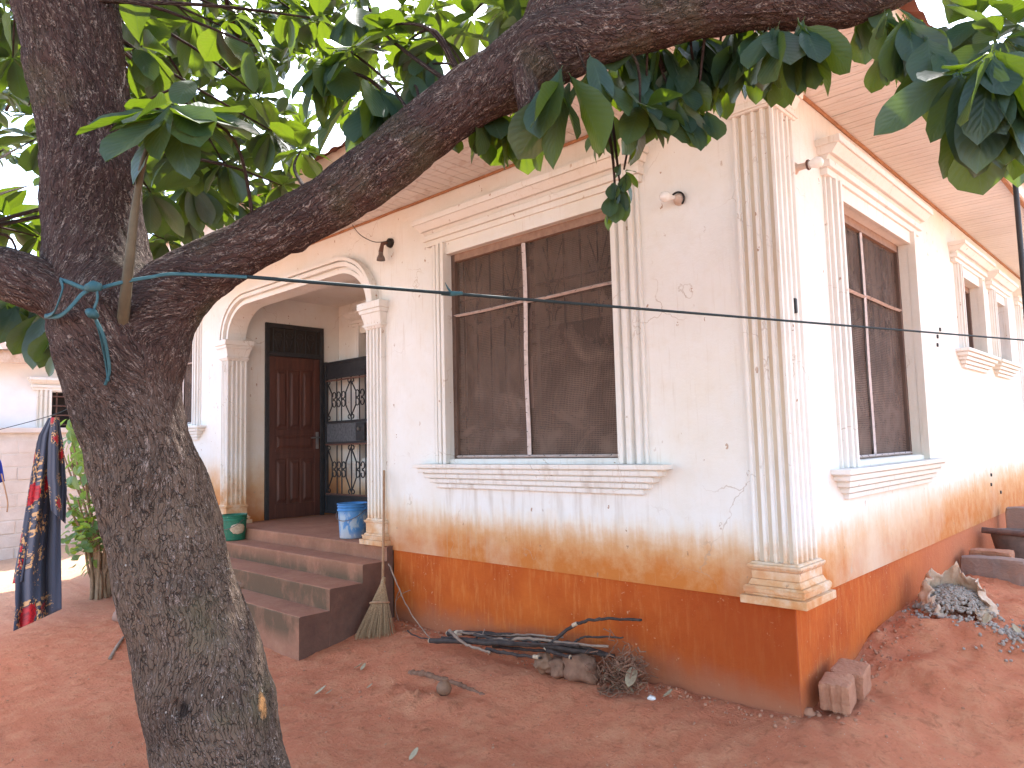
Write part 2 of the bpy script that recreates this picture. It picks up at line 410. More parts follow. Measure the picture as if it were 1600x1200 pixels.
M = {}
M['wall'] = wall_material('wall_plaster'); M['trim'] = wall_material('trim_plaster', True)
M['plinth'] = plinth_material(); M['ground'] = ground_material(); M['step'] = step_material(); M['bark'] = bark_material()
M['leaf'] = leaf_material('tree_leaf', (.020, .046, .026), (.010, .029, .021))
M['leaf2'] = leaf_material('shrub_leaf', (.10, .19, .07), (.16, .26, .11), (.4, .55, .08), .4)
M['leaf3'] = leaf_material('young_leaf', (.22, .34, .03), (.30, .40, .05), (.5, .6, .05), .4)
M['screen'] = screen_material(); M['fabric'] = fabric_material(); M['step_end'] = simple('shaded_end_cement', (.17, .085, .058), (.10, .05, .036), 5, .92, 30, .6, .01); M['shoot'] = simple('green_shoot_bark', (.105, .085, .052), (.065, .052, .034), 20, .7, 60, .4); M['board'] = board_material(); M['groove'] = simple('groove_grime', (.64, .555, .44), (.52, .42, .31), 10, .85, 50, .3, stretch=(1, 1, .15))
M['frame_wood'] = simple('window_wood', (.085, .055, .045), (.16, .10, .075), 14, .7, 80, .3, stretch=(1, 1, .2))
M['frame_pink'] = simple('window_head_wood', (.32, .20, .145), (.22, .13, .09), 18, .75, 90, .3)
M['batten'] = simple('painted_batten', (.64, .55, .52), (.46, .37, .33), 22, .7, 90, .3)
M['nail'] = simple('rusty_nail', (.03, .02, .018), (.06, .03, .02), 30, .6)
M['curtain'] = simple('curtain_cloth', (.30, .215, .165), (.19, .135, .10), 6, .9)
M['dark_board'] = simple('dark_board', (.035, .026, .024), (.055, .04, .036), 5, .8)
M['grille'] = simple('window_grille_paint', (.03, .022, .02), (.05, .035, .03), 12, .6)
M['door_wood'] = simple('door_wood', (.115, .042, .028), (.058, .022, .016), 9, .42, 60, .2, spec=.4, stretch=(2, 2, .25))
M['black_iron'] = simple('black_iron', (.016, .017, .020), (.035, .033, .034), 16, .5, 90, .2, spec=.4)
M['rust_iron'] = simple('rusty_rail', (.14, .07, .05), (.08, .04, .032), 20, .6, 80, .3)
M['grey_plate'] = simple('scratched_plate', (.05, .055, .062), (.14, .14, .145), 26, .55, 90, .3)
M['steel'] = simple('handle_steel', (.55, .54, .52), (.40, .39, .38), 10, .3, metal=1)
M['fascia'] = simple('fascia_paint', (.78, .72, .66), (.62, .50, .42), 5, .7, 40, .2)
M['cove'] = simple('cove_strip', (.40, .20, .10), (.27, .125, .065), 12, .8, 60, .4)
M['roof'] = simple('roof_tile_metal', (.20, .085, .055), (.13, .06, .045), 6, .6)
M['lamp_white'] = simple('lamp_holder', (.62, .50, .42), (.45, .33, .26), 22, .5)
M['bulb'] = simple('bulb_glass', (.82, .80, .76), (.72, .69, .64), 10, .18, spec=.6)
M['black_plastic'] = simple('black_plastic', (.015, .013, .013), (.03, .025, .022), 15, .5)
M['strap'] = simple('teal_strap', (.022, .072, .088), (.042, .11, .122), 40, .7, 200, .3)
M['rope'] = simple('dark_cord', (.008, .018, .022), (.016, .030, .034), 60, .7, 300, .3)
M['green_plastic'] = bucket_material('green_bucket', (.018, .155, .085), (.012, .095, .055), (.5, .4, .3), 'green')
M['blue_plastic'] = bucket_material('blue_bucket', (.055, .19, .42), (.10, .26, .46), (.42, .47, .46), 'blue')
M['blue_rim'] = simple('blue_rim', (.035, .15, .36), (.06, .20, .42), 12, .5)
M['paint_blotch'] = simple('paint_blotch', (.58, .47, .33), (.40, .28, .18), 30, .8)
M['straw'] = simple('broom_straw', (.44, .28, .15), (.20, .115, .062), 90, .85, 120, .3)
M['pole_wood'] = simple('broom_pole', (.40, .24, .13), (.27, .14, .08), 18, .7, 80, .3)
M['stick'] = simple('dark_stick', (.075, .052, .042), (.026, .018, .016), 22, .8, 90, .5)
M['stick_pale'] = simple('pale_stick', (.30, .21, .15), (.19, .12, .085), 22, .8, 90, .5)
M['cut_wood'] = simple('cut_wood', (.52, .40, .28), (.40, .27, .17), 30, .8)
M['dead_leaf'] = simple('dead_leaf', (.34, .26, .16), (.20, .125, .075), 30, .85, 80, .3)
M['pale_leaf'] = simple('pale_dry_leaf', (.42, .33, .21), (.28, .20, .12), 30, .8, 80, .3)
M['debris'] = simple('rotten_debris', (.15, .070, .042), (.27, .140, .085), 18, .95, 60, .6, .01)
M['clay'] = simple('clay_brown', (.27, .145, .085), (.16, .08, .045), 20, .7, 50, .3)
M['block'] = simple('soil_block', (.43, .205, .12), (.32, .14, .08), 8, .95, 45, .8, .015)
M['grey_block'] = simple('cement_slab', (.21, .15, .125), (.31, .19, .14), 5, .92, 40, .7, .012)
M['fence_block'] = simple('cement_block', (.60, .53, .48), (.50, .42, .37), 3, .95, 30, .6, .012)
M['mortar'] = simple('mortar', (.60, .54, .49), (.50, .43, .38), 6, .95, 40, .6, .01)
M['neighbour'] = simple('neighbour_plaster', (.80, .79, .78), (.70, .67, .64), 2, .8, 30, .2)
M['gravel'] = simple('grey_gravel', (.25, .195, .155), (.38, .31, .255), 30, .9, 60, .4)
M['sack'] = simple('torn_sack', (.62, .46, .34), (.46, .28, .17), 14, .9, 70, .5, .008)
M['metal_dark'] = simple('dull_metal', (.10, .075, .065), (.18, .13, .11), 12, .6, 60, .3)
M['stone'] = simple('stone', (.36, .20, .14), (.27, .15, .10), 9, .9, 30, .6, .01)
M['blue_cap'] = simple('blue_cap', (.02, .04, .25), (.04, .07, .32), 15, .5)
M['blue_cloth'] = simple('blue_cloth', (.02, .04, .30), (.03, .06, .38), 15, .8)
M['white_bit'] = simple('white_litter', (.75, .72, .68), (.60, .55, .50), 30, .6)
M['interior'] = simple('room_dark', (.05, .04, .035), (.03, .025, .022), 3, .9)
M['stem'] = simple('shrub_stem', (.30, .20, .12), (.19, .115, .07), 25, .85, 70, .5)
M['wound'] = simple('bare_wood', (.52, .26, .10), (.38, .15, .05), 25, .8, 70, .5)

# ------------------------------------------------------------------ ground
def gz0(x, y):
    d = math.hypot(max(x, 0), max(-y, 0))
    side = .27*ss(0, 1.9, y)*(1-.55*ss(.15, 1.6, x)) if x > -.5 else 0
    base = -.05 - .16*ss(.1, 1.25, d)*(1-ss(0, 2, y))
    base += .10*ss(8, 13, -x)
    return side + base
def gz(x, y):
    z = gz0(x, y)
    if -16 < x < 6 and -7 < y < 9:
        z += .036*noise.noise((x*1.1, y*1.1, 3.1)) + .020*noise.noise((x*3.1, y*3.1, 1.7))
        hf = noise.noise((x*9, y*9, .3)); z += .016*hf*abs(hf)*2 + .009*abs(noise.noise((x*19, y*19, 5.5)))
        # clods along the foot of the walls and the lumpy crust in front of the steps
        w = max(0, 1-abs(y+.07)/.16) if x < .1 else (max(0, 1-abs(x-.07)/.2) if y > 0 else 0)
        z += .05*w*abs(noise.noise((x*7, y*7, 9)))
        a = Vector((-2.55, -1.03)); b = Vector((-1.72, -.92)); q = Vector((x, y)); t = max(0, min(1, (q-a).dot(b-a)/(b-a).length_squared))
        dd = (q-(a+(b-a)*t)).length
        z += .11*max(0, 1-dd/.17)*(.25+1.1*abs(noise.noise((x*14, y*14, 2))))*(1-.5*t)
        if x > 0 and y > 0: z += ss(0, .8, y)*(.06*noise.noise((x*2.6, y*2.6, 7))+.035*noise.noise((x*6, y*6, 2))+.03*abs(noise.noise((x*13, y*13, 2))))
    return z
def graded(lo, a, b, hi, step):
    xs = list(np.arange(a, b+1e-6, step)); s_ = step
    while xs[-1] < hi: s_ *= 1.22; xs.append(xs[-1]+s_)
    s_ = step
    while xs[0] > lo: s_ *= 1.22; xs.insert(0, xs[0]-s_)
    return xs
gx = graded(-400, -6.5, 2.6, 400, .036); gy = graded(-400, -3.9, 4.5, 400, .036)
g = MB()
g.v = [(x, y, gz(x, y)) for y in gy for x in gx]
nx = len(gx)
g.f = [(j*nx+i, j*nx+i+1, (j+1)*nx+i+1, (j+1)*nx+i) for j in range(len(gy)-1) for i in range(nx-1)]; g.mi = [0]*len(g.f)
ground = g.build('ground', M['ground'], smooth=True, recalc=False, kind='structure')

# ------------------------------------------------------------------ house
XL, YB, ZT, ZP = -10.5, 12.0, 3.93, .612
house = thing('house', 'single storey white plastered house with orange plinth, arched porch and fluted corner pilaster', 'house', (0, 0, 0))
FR = lambda u, n, z: Vector((u, -n, z))       # front wall: u along x, n outwards
SD = lambda u, n, z: Vector((n, u, z))        # side wall: u along y, n outwards
def wall_panel(name, T, u0, u1, z0, z1, holes, th, mat):
    us = sorted({u0, u1, *[h[0] for h in holes], *[h[1] for h in holes]}); zs = sorted({z0, z1, *[h[2] for h in holes], *[h[3] for h in holes]})
    mb = MB(); ins = lambda u, z: any(h[0] < u < h[1] and h[2] < z < h[3] for h in holes) or not (u0 < u < u1 and z0 < z < z1)
    for i in range(len(us)-1):
        for j in range(len(zs)-1):
            a, b, c, d = us[i], us[i+1], zs[j], zs[j+1]
            if ins((a+b)/2, (c+d)/2): continue
            for n in (0, -th): mb.add([T(a,n,c), T(b,n,c), T(b,n,d), T(a,n,d)], [(0,1,2,3)])
            for (uu, zz, e0, e1) in (((a+b)/2, d+1e-3, (a,d), (b,d)), ((a+b)/2, c-1e-3, (a,c), (b,c)), (a-1e-3, (c+d)/2, (a,c), (a,d)), (b+1e-3, (c+d)/2, (b,c), (b,d))):
                if ins(uu, zz): mb.add([T(e0[0],0,e0[1]), T(e1[0],0,e1[1]), T(e1[0],-th,e1[1]), T(e0[0],-th,e0[1])], [(0,1,2,3)])
    o = mb.build(name, mat, house)
    bm = bmesh.new(); bm.from_mesh(o.data); bmesh.ops.remove_doubles(bm, verts=bm.verts, dist=1e-4); bmesh.ops.recalc_face_normals(bm, faces=bm.faces); bm.to_mesh(o.data); bm.free()
    return o
AX0, AX1, AZT, AZS = -7.36, -4.25, 3.46, 3.06      # arch opening
FW = (-3.03, -1.19, 1.48, 3.33); LW = (-9.7, -8.40, 2.0, 3.33)
SW = [(1.07, 2.90, 1.42, 3.33), (4.79, 5.78, 2.54, 3.34), (6.58, 7.32, 2.54, 3.30), (8.5, 10.3, 1.42, 3.33)]
TH = .21
fw = wall_panel('wall', FR, XL, -TH, ZP, ZT, [FW, LW, (AX0, AX1, ZP-.1, AZT)], TH, M['wall'])
sw = wall_panel('wall', SD, 0, YB, ZP, ZT, SW, TH, M['wall'])
# strip that closes the corner between the two panels
mb = MB(); mb.box((-TH, 0, ZP), (-.0005, .0005+TH*0, ZT)) if False else None
mb = MB(); mb.add([(-TH,0,ZP),(0,0,ZP),(0,0,ZT),(-TH,0,ZT)], [(0,1,2,3)]); mb.build('wall', M['wall'], house, recalc=False)
mb = MB(); mb.box((XL-.2, 0, -.6), (XL-.001, YB, ZT)); mb.build('wall', M['wall'], house)
mb = MB(); mb.box((XL, YB+.001, -.6), (0, YB+.2, ZT)); mb.build('wall', M['wall'], house)
# arch corner fillers
for s_, xa in ((1, AX0), (-1, AX1)):
    rx, rz, N = .52, AZT-AZS, 14
    arc = [(xa+s_*rx*(1-math.cos(t)), AZS+rz*math.sin(t)) for t in np.linspace(0, math.pi/2, N)]
    poly = arc+[(xa-s_*.0, AZT)]
    mb = MB(); mb.prism([(x, .0, z) for x, z in poly], [(x, TH, z) for x, z in poly]); mb.build('arch_haunch', M['wall'], house)
# arch moulding: three stepped bands swept round the opening
def arch_path(off):
    p = []; rx, rz = .52+off, AZT-AZS+off
    for t in np.linspace(0, math.pi/2, 18): p.append((AX0-off+rx*(1-math.cos(t)), AZS+rz*math.sin(t)))
    for t in np.linspace(math.pi/2, 0, 18): p.append((AX1+off-rx*(1-math.cos(t)), AZS+rz*math.sin(t)))
    return p
mb = MB()
for o0, o1, n in ((0.0, .045, .040), (.045, .07, .020), (.07, .115, .075), (.115, .13, .045), (.13, .165, .09)):
    a, b = arch_path(o0), arch_path(o1); m = len(a)
    vs_ = [(x, 0.004, z) for x, z in a]+[(x, -n, z) for x, z in a]+[(x, -n, z) for x, z in b]+[(x, 0.004, z) for x, z in b]
    fs_ = []
    for r in range(3): fs_ += [(r*m+i, r*m+i+1, (r+1)*m+i+1, (r+1)*m+i) for i in range(m-1)]
    mb.add(vs_, fs_)
mb.build('arch_moulding', M['trim'], house)
# plinth, slightly behind the plaster face
pin = .012
mb = MB(); mb.box((-3.9, pin, -.6), (-pin, .3, ZP)); mb.build('plinth', M['plinth'], house); mb = MB(); mb.box((-.3, .3, -.6), (-pin, YB, ZP)); mb.build('plinth', M['plinth'], house); mb = MB(); mb.box((XL, pin, -.6), (-7.62, .3, ZP))
bm_o = mb.build('plinth', M['plinth'], house)

# porch recess
PX0, PX1, PYB, PZ0, PZ1 = -7.45, -4.20, 1.715, .65, 3.72
mb = MB(); mb.box((PX0-.15, TH+.001, PZ0), (PX0, PYB+.15, PZ1)); mb.build('wall', M['wall'], house)
wall_panel('wall', lambda u, n, z: Vector((u, PYB-n, z)), PX0, PX1+.1, PZ0, PZ1, [(-6.85, -5.6, 1.45, 3.24)], .15, M['wall'])
mb = MB(); mb.box((PX1, TH+.001, PZ0), (PX1+.15, PYB, PZ1)); mb.build('wall', M['wall'], house)
mb = MB(); mb.box((PX0-.1, TH+.002, PZ1), (PX1+.1, PYB+.1, PZ1+.06)); mb.build('ceiling', M['wall'], house)
mb = MB(); mb.box((-7.6, .0, -.5), (PX1+.27, PYB, PZ0)); mb.build('floor', M['step'], house)

# mouldings ---------------------------------------------------------------
def layers(mb, T, ls):
    # ls: (u0,u1,n,z) bottom to top pairs
    for (a0, a1, an, az), (b0, b1, bn, bz) in ls:
        mb.hexa([T(a0,-.004,az), T(a1,-.004,az), T(a1,an,az), T(a0,an,az)], [T(b0,-.004,bz), T(b1,-.004,bz), T(b1,bn,bz), T(b0,bn,bz)])
def lintel(T, u0, u1, z, h, parent):
    mb = MB(); k = h/.24
    prof = [(0, .05, .0), (0, .05, .05), (.018, .075, .0501), (.018, .075, .10), (.004, .045, .1001), (.02, .075, .135), (.032, .10, .1351), (.05, .15, .19), (.066, .165, .1901), (.066, .165, .24)]
    for i in range(0, len(prof)-1, 2):
        a, b = prof[i], prof[i+1]
        layers(mb, T, [((u0-a[0], u1+a[0], a[1], z+a[2]*k), (u0-b[0], u1+b[0], b[1], z+b[2]*k))])
    return mb.build('lintel', M['trim'], parent, bevel=.003)
def sill(T, u0, u1, z, h, parent, out=.135, n=5):
    mb = MB(); st = h/n
    for i in range(n):
        e = .055*i; nn = out-.024*i
        layers(mb, T, [((u0+e, u1-e, nn-.004, z-st*(i+.80)), (u0+e, u1-e, nn, z-st*i)), ((u0+e+.03, u1-e-.03, nn-.034, z-st*(i+1)), (u0+e+.03, u1-e-.03, nn-.034, z-st*(i+.80)))])
    return mb.build('sill', M['trim'], parent, bevel=.004)
def casing(T, u0, u1, z0, z1, parent, flip=False):
    w = u1-u0; mb = MB()
    prof = [(0, -.004), (0, .020), (.09, .020), (.11, .004), (.19, .004), (.21, .040), (.36, .040), (.38, .012), (.49, .012), (.51, .058), (.68, .058), (.70, .028), (.80, .028), (.82, .066), (1, .066), (1, -.004)]
    P_ = [(u0+w*a if not flip else u1-w*a, n) for a, n in prof]
    mb.prism([T(u, n, z0) for u, n in P_], [T(u, n, z1) for u, n in P_])
    return mb.build('casing', M['trim'], parent, bevel=.002)
def nails(mb, T, pts, mi=1):
    for u, n, z in pts:
        a = random.uniform(-.6, .6); L = .011
        p0 = T(u-L*math.cos(a), n+.004, z-L*math.sin(a)); p1 = T(u+L*math.cos(a), n+.006, z+L*math.sin(a))
        mb.tube([p0, p1], .0024, 5, mi=mi)
def window(T, u0, u1, z0, z1, cw=.22, head=True, big=True, tr=None, ml=None, sillh=.22, lin=.24, sin=.21, lout=.15, sout=.2, label=None, off=0.0):
    T0 = T
    T = lambda u, n, z: T0(u, n+off if n < -.03 else n, z)
    # the wooden frame is the part; everything else hangs on it
    mb = MB(); d0, d1, fwid = -.135, -.075, .045
    B = lambda a, b, c, d, n0, n1, mi=0: mb.hexa([T(a,n0,c), T(b,n0,c), T(b,n1,c), T(a,n1,c)], [T(a,n0,d), T(b,n0,d), T(b,n1,d), T(a,n1,d)], mi)
    B(u0-.004, u0+fwid, z0, z1, d0, d1); B(u1-fwid, u1+.004, z0, z1, d0, d1)
    B(u0+fwid, u1-fwid, z0-.004, z0+.03, d0, d1); B(u0+fwid, u1-fwid, z1-.07, z1+.004, d0, d1, 1)
    fr = mb.build('window', [M['frame_wood'], M['frame_pink']], house, bevel=.003)
    if label: fr['label'] = label
    casing(T, u0-cw, u0, z0-.04, z1+.11, fr); casing(T, u1, u1+cw, z0-.04, z1+.11, fr, True)
    if head:
        mb = MB(); layers(mb, T, [((u0-.0, u1+.0, .03, z1), (u0, u1, .03, z1+.11))]); mb.build('head_trim', M['trim'], fr)
        lintel(T, u0-cw-lout*.2, u1+cw+lout*.2, z1+.11, lin, fr)
    sill(T, u0-cw-sout+.02, u1+cw+sout-.02, z0-.042, sillh, fr)
    mb = MB(); layers(mb, T, [((u0-cw+.03, u1+cw-.03, .055, z0-.0415), (u0-cw+.03, u1+cw-.03, .055, z0-.005))])
    # bed below the frame only between the casings
    mb = MB(); layers(mb, T, [((u0+.001, u1-.001, .02, z0-.0415), (u0+.001, u1-.001, .02, z0-.006))]); mb.build('sill_bed', M['trim'], fr)
    if big:
        ml = ml or (u0+u1)/2; tr = tr or z0+.69*(z1-z0)
        mb = MB(); mb.hexa([T(ml-.03,d0-.02,z0+.03), T(ml+.03,d0-.02,z0+.03), T(ml+.03,d1-.03,z0+.03), T(ml-.03,d1-.03,z0+.03)], [T(ml-.03,d0-.02,z1-.07), T(ml+.03,d0-.02,z1-.07), T(ml+.03,d1-.03,z1-.07), T(ml-.03,d1-.03,z1-.07)])
        mb.build('mullion', M['frame_wood'], fr)
        mb = MB()
        pts = [T(ml-.022+.006*math.sin(z*5), d1-.012, z) for z in np.linspace(z0+.01, z1-.06, 14)]
        mb.tube(pts, .022, 4, flat=.5, ref=T(1,0,0)-T(0,0,0)); nails(mb, T, [(ml-.022, d1, z+random.uniform(-.02,.02)) for z in np.linspace(z0+.1, z1-.15, 13)]); mb.build('batten', [M['batten'], M['nail']], fr)
        for a, b in ((u0+fwid-.01, ml-.042), (ml-.004, u1-fwid+.02)):
            mb = MB(); L_ = lambda t: T(a+(b-a)*t, d1-.013, tr+.006*math.sin(t*4+a))
            mb.tube([L_(t) for t in np.linspace(0, 1, 6)], .025, 4, flat=.5, ref=T(0,1,0)-T(0,0,0)); nails(mb, T, [(a+(b-a)*t, d1+.003, tr+random.uniform(-.006,.006)) for t in np.linspace(.08, .92, 6)]); mb.build('batten', [M['batten'], M['nail']], fr)
        mb = MB(); mb.tube([T(u0+.05, d1+.004, z0+.02), T(u1-.05, d1+.004, z0+.018)], .017, 4, flat=.6, ref=T(0,1,0)-T(0,0,0)); nails(mb, T, [(u, d1+.012, z0+.022) for u in np.linspace(u0+.12, u1-.12, 11)]); mb.build('batten', [M['batten'], M['nail']], fr)
        mb = MB(); nails(mb, T, [(u0+.03, d1, z+random.uniform(-.02,.02)) for z in np.linspace(z0+.1, z1-.15, 13)], 0); mb.build('nails', M['nail'], fr, kind='stuff')
        cells = [(u0+.03, ml, z0+.01, tr), (ml, u1-.03, z0+.01, tr), (u0+.03, ml, tr, z1-.05), (ml, u1-.03, tr, z1-.05)]
    else: cells = [(u0+.03, (u0+u1)/2, z0+.01, z1-.05)]
    for (a, b, c, d) in cells:       # loose insect screen, slightly slack
        mb = MB(); nu, nz_ = 14, 16
        for j in range(nz_+1):
            for i in range(nu+1):
                uu, zz = a+(b-a)*i/nu, c+(d-c)*j/nz_; k = math.sin(math.pi*i/nu)*math.sin(math.pi*j/nz_)
                mb.v.append(tuple(T(uu, -.105+k*.022*noise.noise((uu*4+zz, zz*3, 8)), zz)))
        mb.f = [(j*(nu+1)+i, j*(nu+1)+i+1, (j+1)*(nu+1)+i+1, (j+1)*(nu+1)+i) for j in range(nz_) for i in range(nu)]; mb.mi = [0]*len(mb.f)
        mb.build('insect_screen', M['screen'], fr, smooth=True, recalc=False)
    # burglar bars behind the screen
    dz = -.155
    nb = max(3, int((u1-u0)/.16))
    for i in range(nb):
        u = u0+.08+(u1-u0-.16)*i/(nb-1)
        mb = MB(); mb.tube([T(u, dz, z0+.02), T(u, dz, z1-.05)], .008, 6); mb.build('grille_bar', M['grille'], fr)
    mb = MB()
    for zz in (z0+.25, tr or z0+.5, z1-.42): mb.tube([T(u0, dz-.008, zz), T(u1, dz-.008, zz)], .011, 6)
    mb.build('grille_rail', M['grille'], fr)
    if big:
        for i in range(4):
            cx_ = u0+(u1-u0)*(i+.5)/4
            for cz in (z1-.55, z0+1.1):
                for s_ in (-1, 1):
                    mb = MB(); mb.tube([T(cx_+s_*(.062-.05*math.cos(t))*(1-.1*t), dz+.012, cz+.06*math.sin(t)*(1-.1*t)+.03*t) for t in np.linspace(0, 4.6, 16)], .006, 5); mb.build('grille_scroll', M['grille'], fr)
                mb = MB(); mb.tube([T(cx_-.1, dz+.012, cz+.42), T(cx_, dz+.012, cz+.13), T(cx_+.1, dz+.012, cz+.42)], .006, 5); mb.build('grille_scroll', M['grille'], fr)
    # curtain in soft folds
    mb = MB(); n_ = 60
    for zz in (z0-.1, z1+.1):
        for i in range(n_+1):
            u = u0-.1+(u1-u0+.2)*i/n_; mb.v.append(tuple(T(u, -.245+.03*math.sin(u*38+.8*math.sin(u*7)), zz)))
    mb.f = [(i, i+1, n_+2+i, n_+1+i) for i in range(n_)]; mb.mi = [0]*n_
    mb.build('curtain', M['curtain'], fr, smooth=True, recalc=False)
    if big:
        ml_ = ml
        mb = MB(); a, b = ml_+.05, u1-.05; zt = z0+.58*(z1-z0)
        mb.hexa([T(a,-.20,z0), T(b,-.20,z0), T(b,-.185,z0), T(a,-.185,z0)], [T(a,-.20,zt), T(b,-.20,zt), T(b,-.185,zt), T(a,-.185,zt)])
        mb.build('backing_board', M['dark_board'], fr)
    return fr
window(FR, *FW, off=.04, tr=2.77, ml=-2.12, label='large screened window beside the porch with stained sill')
window(FR, *LW, cw=.16, tr=2.9, sillh=.2)
window(SD, *SW[0], cw=.21, tr=2.73, ml=1.93, sout=.2, label='tall screened window on the side wall beside the corner pilaster')
window(SD, *SW[1], cw=.13, big=False, sillh=.2, lin=.2, lout=.6, sout=.22)
window(SD, *SW[2], cw=.13, big=False, sillh=.2, lin=.2, lout=.6, sout=.22)
window(SD, *SW[3], cw=.2)
# window in the porch back wall
PB = lambda u, n, z: Vector((u, PYB-n, z))
window(PB, -6.85, -5.6, 1.45, 3.24, cw=.16, lin=.2)

# pilasters -----------------------------------------------------------------
def pil_layers(mb, xl, xr, yf, yb, ls):
    # ls: (z, grow) stations; box footprint grows on the three free sides
    for (za, ga), (zb, gb) in ls:
        f = lambda g_, z_: [(xl-g_, yb+g_, z_), (xr+g_, yb+g_, z_), (xr+g_, yf-g_, z_), (xl-g_, yf-g_, z_)]
        mb.hexa(f(ga, za), f(gb, zb))
def flute_poly(a, b, n, depth, ridge=.5):
    # returns offsets (s, d) along a face from a to b with n grooves
    out = [(a, 0)]; w = (b-a)/(n+ (n+1)*ridge); s_ = a
    for i in range(n):
        s_ += w*ridge; out += [(s_, 0), (s_+w*.12, -depth), (s_+w*.88, -depth), (s_+w, 0)]; s_ += w
    out.append((b, 0)); return out
cp = bpy.data.objects.new('corner_pilaster', None)
p_ = .038; xl, yb = -.225, .285
prof = [(xl, 0.01)]+[(s_, -p_-d) for s_, d in flute_poly(xl, p_, 4, .022)]+[(p_+d, s_) for s_, d in flute_poly(-p_, yb, 4, .022)]+[(-.01, yb), (-.01, .01)]
mb = MB(); mb.prism([(x, y, .84) for x, y in prof], [(x, y, 3.66) for x, y in prof])
def grime_faces(mb):
    # faces whose centre lies behind the ridge plane are groove floors
    for i, f in enumerate(mb.f):
        if len(f) != 4: continue
        cx_ = sum(mb.v[k][0] for k in f)/4; cy_ = sum(mb.v[k][1] for k in f)/4
        flat_x = len({round(mb.v[k][1], 5) for k in f}) == 1
        if flat_x and -.035 < cy_ < -.005: mb.mi[i] = 1
grime_faces(mb)
shaft = mb.build('corner_pilaster', [M['trim'], M['groove']], house, bevel=.004)
mb = MB()
pil_layers(mb, xl, p_, -p_, yb, [((.606, .072), (.655, .072)), ((.6551, .045), (.672, .05)), ((.6721, .055), (.70, .058)), ((.7001, .058), (.715, .046)), ((.7151, .034), (.75, .018)), ((.7501, .016), (.80, .016)), ((.8001, .016), (.82, .032)), ((.8201, .034), (.838, .034)), ((.8381, .022), (.852, .012))])
mb.build('base', M['trim'], shaft, bevel=.005)
mb = MB()
pil_layers(mb, xl, p_, -p_, yb, [((3.655, .012), (3.668, .02)), ((3.6681, .03), (3.685, .03)), ((3.6851, .012), (3.72, .014)), ((3.7201, .014), (3.80, .045)), ((3.8001, .055), (3.84, .06)), ((3.8401, .03), (3.9285, .03))])
mb.build('capital', M['trim'], shaft, bevel=.004)
def porch_pilaster(x0, x1, yback, zb, zc, return_side):
    p_ = .05
    prof = [(x0, .002)]+[(s_, -p_-d) for s_, d in flute_poly(x0, x1, 4, .02)]
    if return_side: prof += [(x1+d, s_) for s_, d in flute_poly(-p_, yback, 4, .02)]+[(x1-.05, yback), (x1-.05, .002)]
    else: prof += [(x1, .002)]
    mb = MB(); mb.prism([(x, y, zb) for x, y in prof], [(x, y, zc) for x, y in prof])
    sh = mb.build('porch_pilaster', M['trim'], house, bevel=.003)
    yb_ = yback if return_side else 0
    mb = MB(); pil_layers(mb, x0, x1, -p_, yb_-.003, [((.652, .06), (.70, .06)), ((.7001, .035), (.74, .045)), ((.7401, .03), (.76, .02)), ((.7601, .012), (.86, .012)), ((.8601, .02), (.885, .03)), ((.8851, .015), (zb+.005, .004))])
    mb.build('base', M['trim'], sh, bevel=.004)
    mb = MB(); pil_layers(mb, x0, x1, -p_, yb_-.003, [((zc-.005, .005), (zc+.02, .018)), ((zc+.0201, .026), (zc+.045, .026)), ((zc+.0451, .012), (zc+.15, .04)), ((zc+.1501, .05), (zc+.19, .055)), ((zc+.1901, .068), (zc+.26, .068))])
    mb.build('capital', M['trim'], sh, bevel=.004)
porch_pilaster(-4.24, -3.99, 0, .90, 2.79, False)
porch_pilaster(-7.52, -7.325, .215, .90, 2.79, True)

# door, transom, security gate ---------------------------------------------
DX = PX0
def xb(mb, x0, x1, y0, y1, z0, z1, mi=0): mb.box((x0, y0, z0), (x1, y1, z1), mi)
mb = MB(); y0, y1 = .53, 1.44; zt = 3.36
xb(mb, DX-.05, DX+.035, y0, y0+.055, PZ0, zt); xb(mb, DX-.05, DX+.035, y1-.06, y1, PZ0, zt); xb(mb, DX-.05, DX+.034, y0+.055, y1-.06, zt-.06, zt); xb(mb, DX-.05, DX+.034, y0+.055, y1-.06, 2.90, 2.96)
df = mb.build('door', M['black_iron'], house, bevel=.004); df['label'] = 'dark panelled wooden door with black barred transom'
mb = MB(); xb(mb, DX-.03, DX+.006, y0+.055, y1-.06, PZ0+.004, 2.90)
leaf = mb.build('door_leaf', M['door_wood'], df)
ya, yb_ = y0+.06, y1-.065
def rail(a, b, c, d, name='rail', pr=.022): mb = MB(); xb(mb, DX+.004, DX+pr, a, b, c, d); mb.build(name, M['door_wood'], df, bevel=.004)
rail(ya, ya+.09, PZ0+.006, 2.895, 'stile'); rail(yb_-.09, yb_, PZ0+.006, 2.895, 'stile')
for c, d in ((PZ0+.006, .85), (1.55, 1.60), (1.80, 1.88), (2.72, 2.895)): rail(ya+.09, yb_-.09, c, d, 'rail', .021)
rail(ya+.09, yb_-.09, 1.47, 1.5499, 'rail', .0205)
pw = (yb_-ya-.18)/3
for c, d in ((.85, 1.47), (1.88, 2.72)):
    for k in range(3):
        a = ya+.09+pw*k
        if k: rail(a-.022, a+.022, c, d, 'stile', .02)
        mb = MB(); mb.hexa([(DX+.0055, a+.03, c+.03), (DX+.0055, a+pw-.03, c+.03), (DX+.0055, a+pw-.03, d-.03), (DX+.0055, a+.03, d-.03)], [(DX+.019, a+.06, c+.07), (DX+.019, a+pw-.06, c+.07), (DX+.019, a+pw-.06, d-.07), (DX+.019, a+.06, d-.07)]); mb.build('door_panel', M['door_wood'], df)
